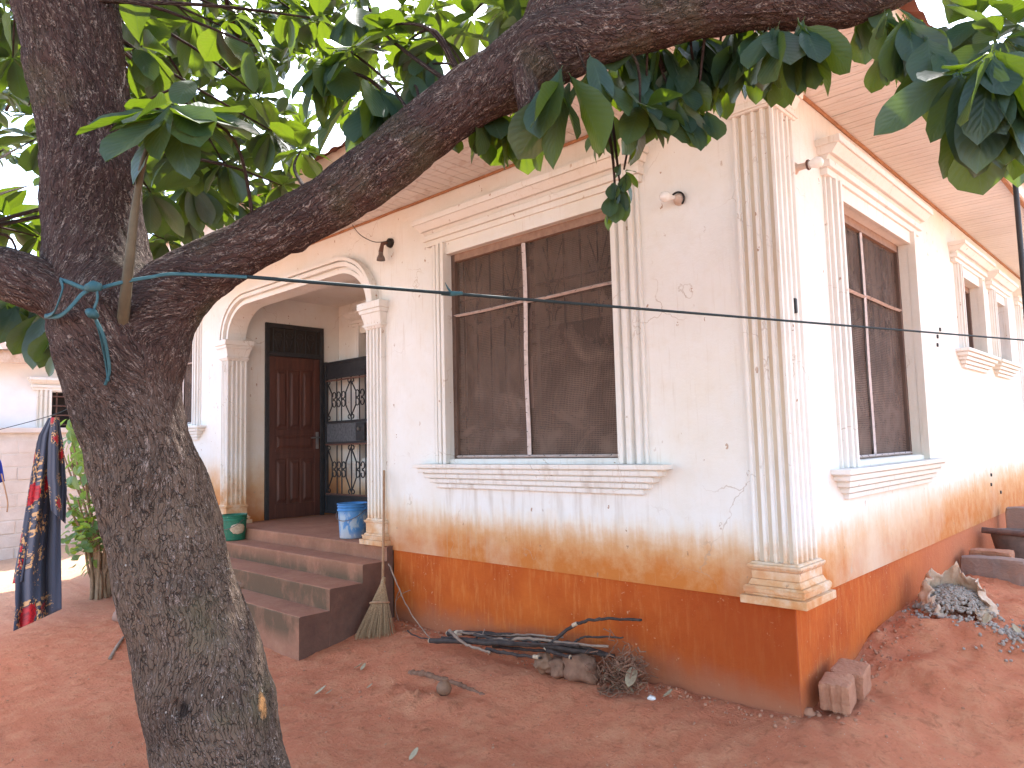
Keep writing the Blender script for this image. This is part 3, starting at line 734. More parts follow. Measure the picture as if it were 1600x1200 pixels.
mb = MB(); mb.hexa([(DX+.0055, ya+.12, 1.62), (DX+.0055, yb_-.12, 1.62), (DX+.0055, yb_-.12, 1.78), (DX+.0055, ya+.12, 1.78)], [(DX+.017, ya+.15, 1.65), (DX+.017, yb_-.15, 1.65), (DX+.017, yb_-.15, 1.75), (DX+.017, ya+.15, 1.75)]); mb.build('door_panel', M['door_wood'], df)
mb = MB(); hy = yb_-.045; xb(mb, DX+.022, DX+.030, hy-.022, hy+.022, 1.60, 1.84); mb.tube([(DX+.03, hy, 1.76), (DX+.075, hy, 1.76), (DX+.078, hy-.03, 1.76), (DX+.078, hy-.13, 1.757)], .0105, 8); mb.build('handle', M['steel'], df, bevel=.002)
mb = MB(); xb(mb, DX-.03, DX+.006, y0+.055, y1-.06, 2.96, 3.30); mb.build('transom_pane', M['interior'], df)
for k in range(5):
    y = y0+.12+k*.168; mb = MB(); mb.tube([(DX+.012, y, 2.96), (DX+.012, y, 3.30)], .008, 6); mb.build('transom_bar', M['black_iron'], df)
for k in range(4):
    y = y0+.19+k*.168; mb = MB(); mb.tube([(DX+.018, y+.05*math.cos(t)*(1-.08*t), 3.20+.05*math.sin(t)*(1-.08*t)) for t in np.linspace(-.5, 5.2, 16)], .006, 5); mb.tube([(DX+.018, y-.05, 3.14), (DX+.018, y, 2.98), (DX+.018, y+.05, 3.14)], .006, 5); mb.build('transom_scroll', M['black_iron'], df)
# security gate standing open at right angles to the door
GY, G0, G1, GB, GT = 1.47, -7.43, -6.28, .675, 2.86
mb = MB()
bx = lambda a, b, c, d, y0=GY-.022, y1=GY+.022, mi=0: mb.box((a, y0, c), (b, y1, d), mi)
bx(G0, G0+.05, GB, GT); bx(G1-.07, G1, GB, GT)
for c in (GB, .91, 1.655, 1.955, 2.60, GT-.045): bx(G0+.05, G1-.07, c, c+.035)
gate = mb.build('gate', M['black_iron'], house, bevel=.004); gate['label'] = 'black iron security gate with scroll grilles standing open'
for c, d, m in ((GB+.035, .91, 'black_iron'), (1.69, 1.955, 'grey_plate'), (2.635, GT-.045, 'black_iron')):
    mb = MB(); mb.box((G0+.05, GY-.006, c), (G1-.07, GY+.004, d)); mb.build('sheet_panel', M[m], gate)
for c in (.946, 1.650, 2.568):
    mb = MB(); mb.box((G0+.05, GY-.035, c-.006), (G1-.07, GY-.0225, c+.016)); mb.build('rail', M['rust_iron'], gate)
mb = MB(); mb.box((G1-.30, GY-.06, 1.70), (G1-.10, GY-.007, 1.945)); mb.build('lock_case', M['black_iron'], gate, bevel=.006)
mb = MB(); mb.tube([(G1-.2, GY-.06, 1.86), (G1-.2, GY-.09, 1.86)], .028, 12); mb.build('lock_cylinder', M['steel'], gate)
mb = MB(); mb.tube([(G1-.22, GY-.04, 2.68), (G1-.02, GY-.04, 2.68)], .009, 6); mb.tube([(G1-.1, GY-.045, 2.60), (G1-.1, GY-.045, 2.72)], .012, 6); mb.build('bolt', M['black_iron'], gate)
def scroll(c, s_, up, r, z):
    return [(c+s_*(r-r*math.cos(t)*(1-.09*t)), GY-.004, z+up*(r*math.sin(t)*(1-.09*t))) for t in np.linspace(0, 5, 14)]
for z0, z1 in ((.946, 1.655), (1.99, 2.60)):
    H_ = z1-z0; zm = (z0+z1)/2
    for u in (G0+.30, G0+.42, G0+.66, G0+.86, G0+1.0):
        mb = MB(); mb.tube([(u, GY, z0), (u, GY, z1)], .009, 6); mb.build('gate_bar', M['black_iron'], gate)
    for c in (G0+.06, G0+.66):
        for s_ in (-1, 1):
            if c < G0+.1 and s_ < 0: continue
            w = .125
            mb = MB(); mb.tube([(c+s_*.012, GY-.006, z0+.06), (c+s_*w, GY-.006, z0+.21*H_/.6), (c+s_*w, GY-.006, z1-.21*H_/.6), (c+s_*.012, GY-.006, z1-.06)], .0095, 6); mb.build('lantern_bar', M['black_iron'], gate)
            for up, zz in ((1, z0+.045), (-1, z1-.045)):
                mb = MB(); mb.tube(scroll(c+s_*.004, s_, up, .038, zz), .0085, 6); mb.build('scroll', M['black_iron'], gate)
    for c in (G0+.245, G0+.36, G0+.48, G0+.82, G0+.94):
        for up in (1, -1):
            mb = MB(); mb.tube([(c+.045*math.cos(t)*(1-.07*t), GY-.01, zm+up*(.062+.05*math.sin(t)*(1-.07*t))) for t in np.linspace(-1.9, 3.6, 16)], .0085, 6); mb.build('scroll', M['black_iron'], gate)
        mb = MB(); mb.tube([(c-.01, GY-.011, zm-.02), (c-.01, GY-.011, zm+.02)], .0085, 6); mb.build('scroll', M['black_iron'], gate)

# soffit boards -------------------------------------------------------------
EX, EY, BW = .70, -1.0, .105
def board_mesh(a0, a1, b0, b1, nm):
    # plank along +u from u=a (slanted ends allowed at v=0 and v=BW)
    mb = MB(); th = .016; g_ = .003
    mb.hexa([(a0, g_, 0), (a1, g_, 0), (b1, BW-g_, 0), (b0, BW-g_, 0)], [(a0, g_, th), (a1, g_, th), (b1, BW-g_, th), (b0, BW-g_, th)])
    return mb.mesh(nm, M['board'], bevel=.0025)
side_me = board_mesh(0, EX, 0, EX, 'soffit_board'); front_me = board_mesh(0, -EY, 0, -EY, 'soffit_board')
backing = MB(); backing.box((XL-.6, EY, ZT+.022), (EX, 0, ZT+.04)); backing.box((0, 0, ZT+.022), (EX, YB+.6, ZT+.04))
soff = backing.build('soffit', M['cove'], house)
y = 0.0
while y < YB:
    o = bpy.data.objects.new('soffit_board', side_me); place(o, soff); o.matrix_basis = Matrix.Translation((0, y, ZT+random.uniform(0, .003))); y += BW
x = -BW
Rz = Matrix.Rotation(math.pi/2, 4, 'Z')
while x > XL-.55:
    o = bpy.data.objects.new('soffit_board', front_me); place(o, soff); o.matrix_basis = Matrix.Translation((x+BW, EY, ZT+random.uniform(0, .003))) @ Rz; x -= BW
# mitred corner: boards run along x right of the mitre, along y left of it
k = 0; y = 0.0
while y > EY-1e-6+BW:
    y -= BW; xm = lambda yy: -yy*EX/EY*-1*-1
    a = EX*(y/EY); b = EX*((y+BW)/EY)
    me = board_mesh(a, EX, b, EX, 'soffit_board'); o = bpy.data.objects.new('soffit_board', me); place(o, soff); o.matrix_basis = Matrix.Translation((0, y, ZT+.001))
x = 0.0
while x < EX-BW*.5:
    ya0 = EY; yt0 = EY*(x/EX); yt1 = EY*(min(EX, x+BW)/EX)
    mb = MB(); x1 = min(EX, x+BW)-.003
    mb.hexa([(x+.003, EY, 0), (x1, EY, 0), (x1, yt1-.004, 0), (x+.003, yt0-.004, 0)], [(x+.003, EY, .016), (x1, EY, .016), (x1, yt1-.004, .016), (x+.003, yt0-.004, .016)])
    o = mb.build('soffit_board', M['board'], soff, bevel=.0025); o.location.z = ZT+.002; x += BW
mb = MB(); mb.tube([(x, -.012, ZT-.008+.004*noise.noise((x*3, 0, 0))) for x in np.linspace(XL, .02, 90)], .014, 6); mb.build('cove_strip', M['cove'], house)
mb = MB(); mb.tube([(.012, y, ZT-.008+.004*noise.noise((y*3, 4, 0))) for y in np.linspace(-.02, YB, 90)], .014, 6); mb.build('cove_strip', M['cove'], house)
mb = MB(); mb.box((XL-.62, EY-.025, ZT-.03), (EX+.025, EY-.001, ZT+.16)); mb.build('fascia', M['fascia'], house, bevel=.003)
mb = MB(); mb.box((EX+.001, EY, ZT-.03), (EX+.025, YB+.6, ZT+.16)); mb.build('fascia', M['fascia'], house, bevel=.003)
mb = MB(); mb.box((EX-.03, EY, ZT-.04), (EX-.001, YB+.6, ZT-.012)); mb.box((XL-.6, EY+.001, ZT-.04), (EX-.03, EY+.03, ZT-.012)); mb.build('edge_batten', M['cove'], house)
# roof: four hipped planes of ribbed metal tile
mb = MB(); rx0, rx1, ry0, ry1, rz0, sl = XL-.72, EX+.12, EY-.12, YB+.72, ZT+.12, .46
cxm = (rx0+rx1)/2; half = (rx1-rx0)/2
def roof_plane(L, P0, du, dv):
    n_ = int(L/.03); nu = 7; prev = None
    for i in range(n_+1):
        s_ = L*i/n_; lim = min(s_, L-s_, half); rib = .014*math.sin(s_*2*math.pi/.2)
        col = []
        for j in range(nu):
            t = lim*j/(nu-1); q = P0+du*s_+dv*t; col.append((q.x, q.y, rz0+t*sl+rib))
        b = len(mb.v); mb.v += col
        if prev is not None:
            for j in range(nu-1): mb.f.append((prev+j, b+j, b+j+1, prev+j+1)); mb.mi.append(0)
        prev = b
V = Vector
roof_plane(rx1-rx0, V((rx0, ry0, 0)), V((1,0,0)), V((0,1,0))); roof_plane(ry1-ry0, V((rx1, ry0, 0)), V((0,1,0)), V((-1,0,0)))
roof_plane(rx1-rx0, V((rx1, ry1, 0)), V((-1,0,0)), V((0,-1,0))); roof_plane(ry1-ry0, V((rx0, ry1, 0)), V((0,-1,0)), V((1,0,0)))
mb.build('roof', M['roof'], house, recalc=False)
# broken fitting and chips on the side wall
mb = MB(); q = px_x(1245, 478, .04); mb.box((.012, q.y-.02, q.z-.045), (.043, q.y+.012, q.z+.05)); mb.build('broken_fitting', M['black_plastic'], house, bevel=.008)
for (a, b) in ((1468, 515), (1464, 526), (1464, 539), (1533, 483), (1548, 742), (1548, 757), (1563, 769)):
    q = px_x(a, b); mb = MB(); mb.box((-.002, q.y-.02, q.z-.02), (.014, q.y+.02, q.z+.02)); mb.build('anchor_plug', M['black_plastic'], house, bevel=.01)

# entrance steps ------------------------------------------------------------
steps = thing('entrance_steps', 'flight of red-brown cement steps with mossy risers leading up to the porch', 'steps', (-5.7, -.6, -.2))
SX0, SX1 = -7.62, -3.9
def worn_box(x0, x1, y0, y1, z0, z1, name):
    mb = MB(); nx_ = 60
    ring = lambda x: [(x, y1, z0), (x, y1, z1), (x, y0+.012, z1+.002*noise.noise((x*4, y0, 1))), (x, y0+.004, z1-.004), (x, y0+.003*noise.noise((x*5, z1, 2)), z1-.014), (x, y0, z0)]
    for i in range(nx_+1):
        x = x0+(x1-x0)*i/nx_; chip = .018*max(0, noise.noise((x*6, y0*5, z1*7))-.25)
        r = ring(x); 
        for j in (2, 3, 4): r[j] = (r[j][0], r[j][1]+chip, r[j][2]-chip*(1 if j > 2 else .3))
        mb.v += r
    for i in range(nx_):
        for j in range(6): mb.f.append((i*6+j, i*6+(j+1)%6, (i+1)*6+(j+1)%6, (i+1)*6+j)); mb.mi.append(0)
    mb.f += [tuple(range(6)), tuple(nx_*6+j for j in range(6))]; mb.mi += [0, 1]  # right end cap gets a darker cement, painting in its shaded side
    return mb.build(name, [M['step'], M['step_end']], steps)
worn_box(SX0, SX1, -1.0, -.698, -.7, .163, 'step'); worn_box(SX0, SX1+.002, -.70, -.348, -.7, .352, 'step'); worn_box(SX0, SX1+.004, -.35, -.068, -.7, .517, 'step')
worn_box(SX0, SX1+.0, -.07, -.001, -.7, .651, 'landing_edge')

# ------------------------------------------------------------------ tree
def catmull(P_, n):
    out = []; m = len(P_)
    for i in range(m-1):
        p0, p1, p2, p3 = P_[max(i-1,0)], P_[i], P_[i+1], P_[min(i+2,m-1)]
        for k in range(n):
            t = k/n; out.append(tuple(.5*((2*b)+(-a+c)*t+(2*a-5*b+4*c-d)*t*t+(-a+3*b-3*c+d)*t**3) for a, b, c, d in zip(p0, p1, p2, p3)))
    out.append(tuple(P_[-1])); return out
def limb_mesh(ctrl, name, parent, seg=10, nring=96, step=.012, bumps=(), amp=1.0):
    # ctrl: (x,y,z,r); dense ring mesh with bark relief and UV in metres
    pts = catmull(ctrl, seg*4)
    # resample by length
    res = [pts[0]]; acc = 0
    for a, b in zip(pts, pts[1:]):
        L = (Vector(b[:3])-Vector(a[:3])).length; acc += L
        if acc >= step: res.append(b); acc = 0
    m = len(res); C = [Vector(p[:3]) for p in res]; rad = [p[3] for p in res]
    T = [(C[min(i+1,m-1)]-C[max(i-1,0)]).normalized() for i in range(m)]
    u = V((1,0,0)) if abs(T[0].x) < .8 else V((0,1,0)); mb = MB(); mb.uv = []; ln = 0
    for i in range(m):
        u = (u-T[i]*u.dot(T[i])).normalized(); w = T[i].cross(u)
        if i: ln += (C[i]-C[i-1]).length
        for k in range(nring+1):
            a = 2*math.pi*k/nring; d = u*math.cos(a)+w*math.sin(a); r = rad[i]; q = C[i]+d*r
            big = noise.noise(q*5.5)*.07+noise.noise(q*14)*.022
            aa = a if k < nring else 0
            s1 = noise.noise((math.cos(aa)*r*95, math.sin(aa)*r*95, ln*17)); s2 = abs(noise.noise((math.cos(aa)*r*52, math.sin(aa)*r*52, ln*11+5)))
            dr = r*big+amp*(.0036*s1-.0048*(1-min(1, s2*3.2)))
            for (bp, br, bh) in bumps:
                dd = (q-bp).length
                if dd < br: dr += bh*(math.cos(math.pi*dd/br)*.5+.5)
            mb.v.append(tuple(C[i]+d*(r+dr))); mb.uv.append((a*max(r, .03), ln))
    n1 = nring+1
    mb.f = [(i*n1+k, i*n1+k+1, (i+1)*n1+k+1, (i+1)*n1+k) for i in range(m-1) for k in range(nring)]; mb.mi = [0]*len(mb.f)
    mb.f += [tuple((m-1)*n1+k for k in range(nring))]; mb.mi += [0]
    return mb.build(name, M['bark'], parent, smooth=True, recalc=False)
def c(px, py, d, rpx): p = px_d(px, py, d); return (p.x, p.y, p.z, rpx/FPX*d)
D = 2.5
base = px_d(412, 1480, D)
tree = thing('shade_tree', 'leaning rough-barked shade tree with thick branch crossing in front of the house', 'tree', (base.x, base.y, gz(base.x, base.y)))
bp = [(px_d(398, 1085, D-.18), .07, .02), (px_d(395, 1055, D-.16), .05, .012), (px_d(180, 820, D-.12), .06, -.012), (px_d(275, 1110, D-.2), .05, -.012), (px_d(160, 660, D-.1), .09, .02), (px_d(250, 580, D-.15), .1, .014)]
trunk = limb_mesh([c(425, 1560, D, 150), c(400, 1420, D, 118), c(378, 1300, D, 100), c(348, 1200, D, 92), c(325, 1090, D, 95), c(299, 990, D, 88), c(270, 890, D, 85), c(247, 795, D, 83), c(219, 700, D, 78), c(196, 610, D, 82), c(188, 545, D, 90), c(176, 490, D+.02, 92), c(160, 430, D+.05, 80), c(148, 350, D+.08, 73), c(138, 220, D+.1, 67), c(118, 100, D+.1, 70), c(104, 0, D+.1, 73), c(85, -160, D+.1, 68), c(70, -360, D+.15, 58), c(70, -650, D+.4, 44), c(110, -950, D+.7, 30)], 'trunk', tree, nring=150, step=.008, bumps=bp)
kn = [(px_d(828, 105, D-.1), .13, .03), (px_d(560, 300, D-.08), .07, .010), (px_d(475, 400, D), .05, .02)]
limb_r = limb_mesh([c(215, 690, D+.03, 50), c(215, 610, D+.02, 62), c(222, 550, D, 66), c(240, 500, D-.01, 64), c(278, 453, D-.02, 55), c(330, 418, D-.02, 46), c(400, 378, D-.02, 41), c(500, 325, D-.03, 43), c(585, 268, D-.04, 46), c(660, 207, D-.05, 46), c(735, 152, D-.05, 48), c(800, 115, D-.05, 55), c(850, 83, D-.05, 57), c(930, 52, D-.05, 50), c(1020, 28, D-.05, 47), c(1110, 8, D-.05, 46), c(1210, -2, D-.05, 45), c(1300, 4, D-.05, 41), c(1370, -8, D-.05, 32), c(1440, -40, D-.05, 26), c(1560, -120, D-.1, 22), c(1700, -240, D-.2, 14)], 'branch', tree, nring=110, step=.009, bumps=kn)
limb_l = limb_mesh([c(205, 660, D+.03, 45), c(192, 590, D+.01, 60), c(170, 530, D-.02, 60), c(140, 490, D-.04, 52), c(100, 465, D-.06, 45), c(50, 443, D-.1, 42), c(-20, 418, D-.12, 40), c(-120, 380, D-.15, 36), c(-300, 280, D-.2, 28), c(-500, 120, D-.2, 18)], 'branch', tree, nring=90, step=.009)
limb_u = limb_mesh([c(835, 110, D-.03, 44), c(850, 60, D, 42), c(872, 0, D+.03, 40), c(900, -80, D+.1, 34), c(940, -220, D+.3, 26), c(980, -420, D+.5, 16)], 'branch', tree, nring=70, step=.012)
stub = limb_mesh([c(815, 105, D-.13, 22), c(821, 135, D-.15, 19), c(824, 158, D-.16, 17), c(825, 176, D-.16, 15)], 'branch_stub', tree, nring=40, step=.008)
# bare wound on the trunk edge
def on_trunk(poly, d, mat, name, thick=.006):
    mb = MB(); f = [px_d(a, b, d) for a, b in poly]; back = [p+ray(800, 600)*.05 for p in f]
    mb.prism(f, back); return mb.build(name, M[mat], tree)
LEAVES = []    # (matrix, variant)
def twig(pts, r0, r1, name='twig'):
    P_ = catmull([tuple(p) for p in pts], 6); m = len(P_); mb = MB()
    mb.uv = []
    mb.tube(P_, [r0+(r1-r0)*i/(m-1) for i in range(m)], 8)
    mb.uv = [(.02*(i % 8), .02*(i//8)) for i in range(len(mb.v))]
    return mb.build(name, M['bark'], tree, smooth=True)
def leaf_at(p, d, up, L, var):
    y = d.normalized(); z = (up-y*up.dot(y))
    if z.length < 1e-3: z = V((1, 0, 0))-y*y.x
    z.normalize(); x = y.cross(z)
    S = Matrix(((x.x, y.x, z.x), (x.y, y.y, z.y), (x.z, y.z, z.z))).to_4x4()
    LEAVES.append((Matrix.Translation(p) @ S @ Matrix.Scale(L, 4), var))
rnd = random.Random(11)
def rosette(p, axis, n, L, droop=.5, spread=1.0, var=None):
    axis = axis.normalized(); a = V((0,0,1)) if abs(axis.z) < .8 else V((1,0,0)); e1 = axis.cross(a).normalized(); e2 = axis.cross(e1)
    for k in range(n):
        t = 2*math.pi*k/n*1.0+rnd.uniform(-.35, .35); el = rnd.uniform(-.25, .75)
        d = (e1*math.cos(t)+e2*math.sin(t))*spread+axis*el+V((0,0,-droop*rnd.uniform(.5, 1.4)))
        up = V((0,0,1))+axis*.5+V((rnd.uniform(-.6,.6)+.25, rnd.uniform(-.6,.6)-.35, 0))
        leaf_at(p+axis*rnd.uniform(-.03, .02), d, up, L*rnd.uniform(.72, 1.12), rnd.randrange(3) if var is None else var)
def hang(p, n, L, var=None):     # hanging tuft
    for k in range(n):
        t = rnd.uniform(0, 6.28); d = V((math.cos(t)*.45, math.sin(t)*.45, -1+rnd.uniform(-.2, .5))); up = V((math.cos(t), math.sin(t), .3))*.8+V((0.4, -.45, 0))*rnd.choice((1, 1, -1))
        leaf_at(p+V((rnd.uniform(-.03,.03), rnd.uniform(-.03,.03), rnd.uniform(-.02,.05))), d, up, L*rnd.uniform(.7, 1.15), rnd.randrange(3) if var is None else var)
def RP(px, py, d): return px_d(px, py, d)
# sucker shoot and the big cluster in front of the fork
twig([RP(190, 520, D-.12), RP(196, 462, D-.21), RP(203, 400, D-.26), RP(212, 320, D-.28), RP(228, 240, D-.3), RP(262, 178, D-.3)], 9/FPX*D, .006, 'shoot').data.materials[0] = M['shoot']
upv = V((0,0,1)); back = V((-.685, .724, 0)); right = V((.725, .688, 0))
# px, py, depth, leaves, leaf length in px, droop, mode
CL = [(268,168,2.2,13,112,.55,'r'), (222,74,2.75,8,70,.4,'r'), (300,125,2.5,5,70,.3,'r'), (345,40,2.9,7,66,.4,'r'), (372,20,3.0,6,60,.3,'r'), (398,72,2.7,4,64,.9,'h'),
 (405,150,3.6,8,46,.5,'r'), (425,205,3.4,9,56,.6,'r'), (470,235,3.2,6,46,.4,'r'), (512,110,2.7,7,80,.8,'h'), (545,78,2.6,7,84,.45,'r'), (576,150,2.6,8,92,.9,'h'), (600,40,2.8,6,66,.5,'r'), (640,62,2.8,7,62,.5,'r'),
 (690,55,2.8,7,66,.5,'r'), (735,25,2.9,6,60,.5,'r'), (645,135,2.7,5,70,.7,'h'), (668,100,2.75,5,62,.7,'h'), (785,15,2.8,6,60,.5,'r'), (815,40,2.75,4,46,.4,'r'), (500,30,3.0,6,60,.4,'r'), (455,15,3.1,6,56,.4,'r'), (560,15,2.9,7,70,.6,'h'),
 (330,300,4.2,9,46,.6,'r'), (285,335,4.4,9,48,.6,'r'), (370,315,4.6,8,40,.6,'r'), (300,285,4.0,8,56,.7,'r'), (395,330,5.0,8,36,.5,'r'), (350,255,3.6,8,52,.6,'r'), (440,290,3.8,7,40,.5,'r'), (260,375,4.2,7,50,.6,'r'), (235,300,3.4,7,60,.6,'r'),
 (20,90,3.8,8,56,.5,'r'), (45,165,4.0,8,56,.5,'r'), (10,230,3.6,8,56,.5,'r'), (45,290,3.8,8,56,.6,'r'), (15,340,3.6,8,60,.6,'r'), (60,370,3.6,6,56,.6,'r'), (10,30,4.0,8,56,.4,'r'), (30,420,4.0,6,50,.6,'r'), (60,215,4.2,7,50,.5,'r'),
 (14,470,2.9,6,64,.9,'h'), (45,480,3.0,5,60,.9,'h'), (72,500,2.8,5,70,.9,'h'), (95,505,2.7,3,60,.9,'h'),
 (205,20,3.4,8,60,.5,'r'), (255,15,3.6,8,60,.5,'r'), (300,30,3.4,8,66,.5,'r'), (200,150,3.6,8,60,.5,'r'), (310,80,4.2,7,46,.5,'r'), (215,225,3.8,8,60,.6,'r'), (285,230,3.6,9,60,.6,'r'), (320,190,3.8,8,52,.6,'r'),
 (757,178,2.55,5,74,.9,'h'), (806,178,2.6,5,78,.9,'h'), (700,225,2.6,1,52,.9,'h'), (880,125,2.3,4,108,.9,'h'), (915,110,2.35,3,74,.8,'h'),
 (968,85,2.6,6,78,.9,'h'), (1000,75,2.65,6,76,.9,'h'), (1035,72,2.6,6,72,.9,'h'), (1072,62,2.7,6,70,.9,'h'), (1105,60,2.65,6,74,.9,'h'), (1010,130,2.55,6,70,.8,'h'), (1045,130,2.6,5,66,.9,'h'), (1085,110,2.65,5,66,.9,'h'), (1120,105,2.7,4,58,.9,'h'),
 (1000,165,2.5,7,82,.7,'r'), (1062,178,2.55,5,62,.9,'h'), (1090,165,2.6,4,56,.9,'h'), (945,195,2.8,9,46,.9,'h'), (968,285,2.6,5,44,.9,'h'), (962,305,2.6,5,44,.9,'h'), (975,265,2.6,3,26,.6,'r'),
 (1150,65,2.6,5,66,.9,'h'), (1185,70,2.55,5,80,.9,'h'), (1215,45,2.35,5,96,.8,'h'), (1250,40,2.3,5,100,.8,'h'), (1285,55,2.5,4,72,.9,'h'), (1225,95,2.6,5,60,.9,'h'), (1160,30,2.6,5,66,.9,'h'),
 (1385,35,2.3,5,58,.9,'h'), (1420,40,2.1,6,80,.8,'h'), (1455,80,2.0,6,92,.7,'h'), (1495,115,1.85,6,116,.7,'r'), (1545,100,1.75,7,130,.8,'h'), (1580,120,1.8,6,124,.8,'h'), (1480,40,2.3,6,80,.6,'r'), (1530,30,2.2,7,84,.5,'r'), (1590,40,2.1,7,84,.5,'r'), (1560,60,2.0,6,90,.6,'r'), (1610,150,1.9,5,110,.8,'h'), (1440,10,2.4,6,70,.6,'r'), (1360,20,2.5,4,56,.7,'h'), (1520,160,1.85,4,110,.8,'h')]
limb_pts = [(RP(x, y, D), x, y) for x, y in ((330,418),(400,378),(500,325),(585,268),(660,207),(735,152),(850,83),(930,52),(1020,28),(1110,8),(1210,0),(1300,4),(1400,-20),(1500,-80),(104,0),(138,220),(85,-160),(-20,418),(-120,380),(872,0),(900,-80),(60,445))]
NT_ = 0
for i, (px, py, d, n, Lp, dr, mode) in enumerate(CL):
    p = RP(px, py, d); L = 1.22*Lp/FPX*d; n = int(n*1.5) if n > 1 else 1
    lim = min(limb_pts, key=lambda q: (q[0]-p).length*(1 if mode == 'r' else 1.1))[0]
    ax = (p-lim); 
    if mode == 'r': rosette(p, (ax.normalized()+upv*.4-back*.3), n, L, dr)
    else: hang(p, n, L)
    if n > 2 and NT_ < 75:
        mid = (lim+p)/2+V((rnd.uniform(-.08,.08), rnd.uniform(-.08,.08), rnd.uniform(0, .16)))
        twig([lim, mid, p], .010 if ax.length > .5 else .007, .0035); NT_ += 1
# single hanging leaf below the left branch
leaf_at(RP(92, 547, 2.6), RP(72, 588, 2.6)-RP(92, 547, 2.6), V((.4, -.6, .3)), .105, 0)
# the rest of the crown: boughs above and beyond the frame
CROWN = []
def bough(a, b, r, n, Lf, spread, dens):
    twig([a, a.lerp(b, .35)+V((rnd.uniform(-.3,.3), rnd.uniform(-.3,.3), .45)), a.lerp(b, .7)+V((rnd.uniform(-.3,.3), rnd.uniform(-.3,.3), .35)), b], r, r*.35, 'bough')
    for k in range(n):
        t = rnd.uniform(.15, 1.05); p = a.lerp(b, t)+V((rnd.gauss(0, spread), rnd.gauss(0, spread), rnd.gauss(0, spread*.6)))
        rosette(p, V((rnd.uniform(-1,1), rnd.uniform(-1,1), rnd.uniform(0, 1))), dens, Lf*rnd.uniform(.8, 1.1), .4)
top = RP(70, -650, D+.4)
for (b, n) in ((V((-3.6, -1.6, 4.6)), 46), (V((-4.4, -3.0, 4.9)), 46), (V((-2.9, -.9, 5.1)), 40), (V((-2.2, -5.5, 5.2)), 26), (V((-.4, -2.0, 5.6)), 26), (V((-4.8, -2.2, 4.0)), 40), (V((-5.2, -3.6, 3.9)), 40)):
    bough(top.lerp(RP(70, -360, D+.15), rnd.uniform(.0, .5)), b, .035, n, .17, .42, 8)
for (b, n) in ((V((-2.2, -1.2, 5.6)), 60), (V((.2, -1.0, 5.4)), 60), (V((1.6, -1.6, 5.2)), 50), (V((-4.2, -1.2, 5.4)), 60), (V((-1.0, -2.2, 5.0)), 60), (V((-5.6, -1.6, 5.2)), 60), (V((-6.0, -2.8, 4.8)), 60), (V((1.2, -4.2, 5.6)), 46), (V((-.6, -6.2, 5.4)), 46), (V((2.2, -6.0, 5.6)), 46), (V((-3.6, -5.2, 5.0)), 46), (V((3.4, -3.2, 5.4)), 46)):
    bough(RP(75, -450, D+.25).lerp(top, rnd.uniform(.1, .9)), b, .04, n, .2, .5, 9)  # higher boughs added out of view to shade leaves and ground
for k in range(520):      # dense unseen upper crown, added to shade leaves and yard
    p = V((rnd.uniform(-6.6, 3.2), rnd.uniform(-2.9, .3), rnd.uniform(5.0, 6.3)))
    if p.x < -5.2 and p.y > -1.6 and rnd.random() < .6: continue
    rosette(p, V((rnd.uniform(-1,1), rnd.uniform(-1,1), rnd.uniform(0, 1))), 9, .21, .4)
for k in range(85):
    p = V((rnd.uniform(-5.6, -3.2), rnd.uniform(-2.6, -1.3), rnd.uniform(3.7, 4.6))); rosette(p, V((rnd.uniform(-1,1), rnd.uniform(-1,1), rnd.uniform(0, 1))), 8, .19, .5)
for k in range(200):  # unseen leaf clusters behind the camera, added to shade the ground there
    p = V((rnd.uniform(-4, 4), rnd.uniform(-7.5, -3.5), rnd.uniform(4.6, 6.0))); rosette(p, V((rnd.uniform(-1,1), rnd.uniform(-1,1), rnd.uniform(0, 1))), 9, .21, .4)
bough(RP(940, -220, D+.3), V((-.2, -1.6, 4.9)), .03, 22, .17, .4, 8)
bough(RP(1600, -160, D-.1), V((2.6, -1.2, 4.4)), .03, 26, .17, .4, 8)
bough(RP(1700, -240, D-.2), V((2.4, -2.2, 4.6)), .02, 18, .17, .4, 8)
bough(RP(1700, -240, D-.2), V((4.2, .6, 5.4)), .035, 110, .21, .7, 9)  # bough beyond the frame, added to shade the side yard and wall
bough(RP(1560, -120, D-.1), V((3.2, 2.2, 5.6)), .035, 90, .21, .6, 9)  # second unseen bough added for shade on the right
bough(RP(-300, 280, D-.2), V((-4.6, -4.4, 3.4)), .03, 30, .17, .4, 8)
def leaf_mesh(name, w, curl, fold, mat, pos=.62, nst=8):
    mb = MB(); uv = []
    st = [i/(nst) for i in range(nst+1)]
    for t in st:
        hw = w*math.sin(math.pi*min(1, t)**(math.log(.5)/math.log(pos)))**.56 if 0 < t < 1 else .0
        hw = max(hw, .006 if t == 0 else .004)
        y = .06+t*.94; zc = -curl*t*t
        for a in (-1, -.5, 0, .5, 1):
            ripple = .012*math.sin(t*17+a*2) if abs(a) == 1 else 0
            mb.v.append((a*hw, y, zc+fold*abs(a)*hw*1.0+ripple)); uv.append((a, t))
    n5 = 5
    mb.f = [(i*n5+k, i*n5+k+1, (i+1)*n5+k+1, (i+1)*n5+k) for i in range(nst) for k in range(4)]
    b = len(mb.v); mb.v += [(-.006, 0, 0), (.006, 0, 0), (.006, .07, .002), (-.006, .07, .002)]; uv += [(0, 0)]*4; mb.f.append((b, b+1, b+2, b+3))
    mb.mi = [0]*len(mb.f); mb.uv = uv
    return mb.mesh(name, mat, True, False)
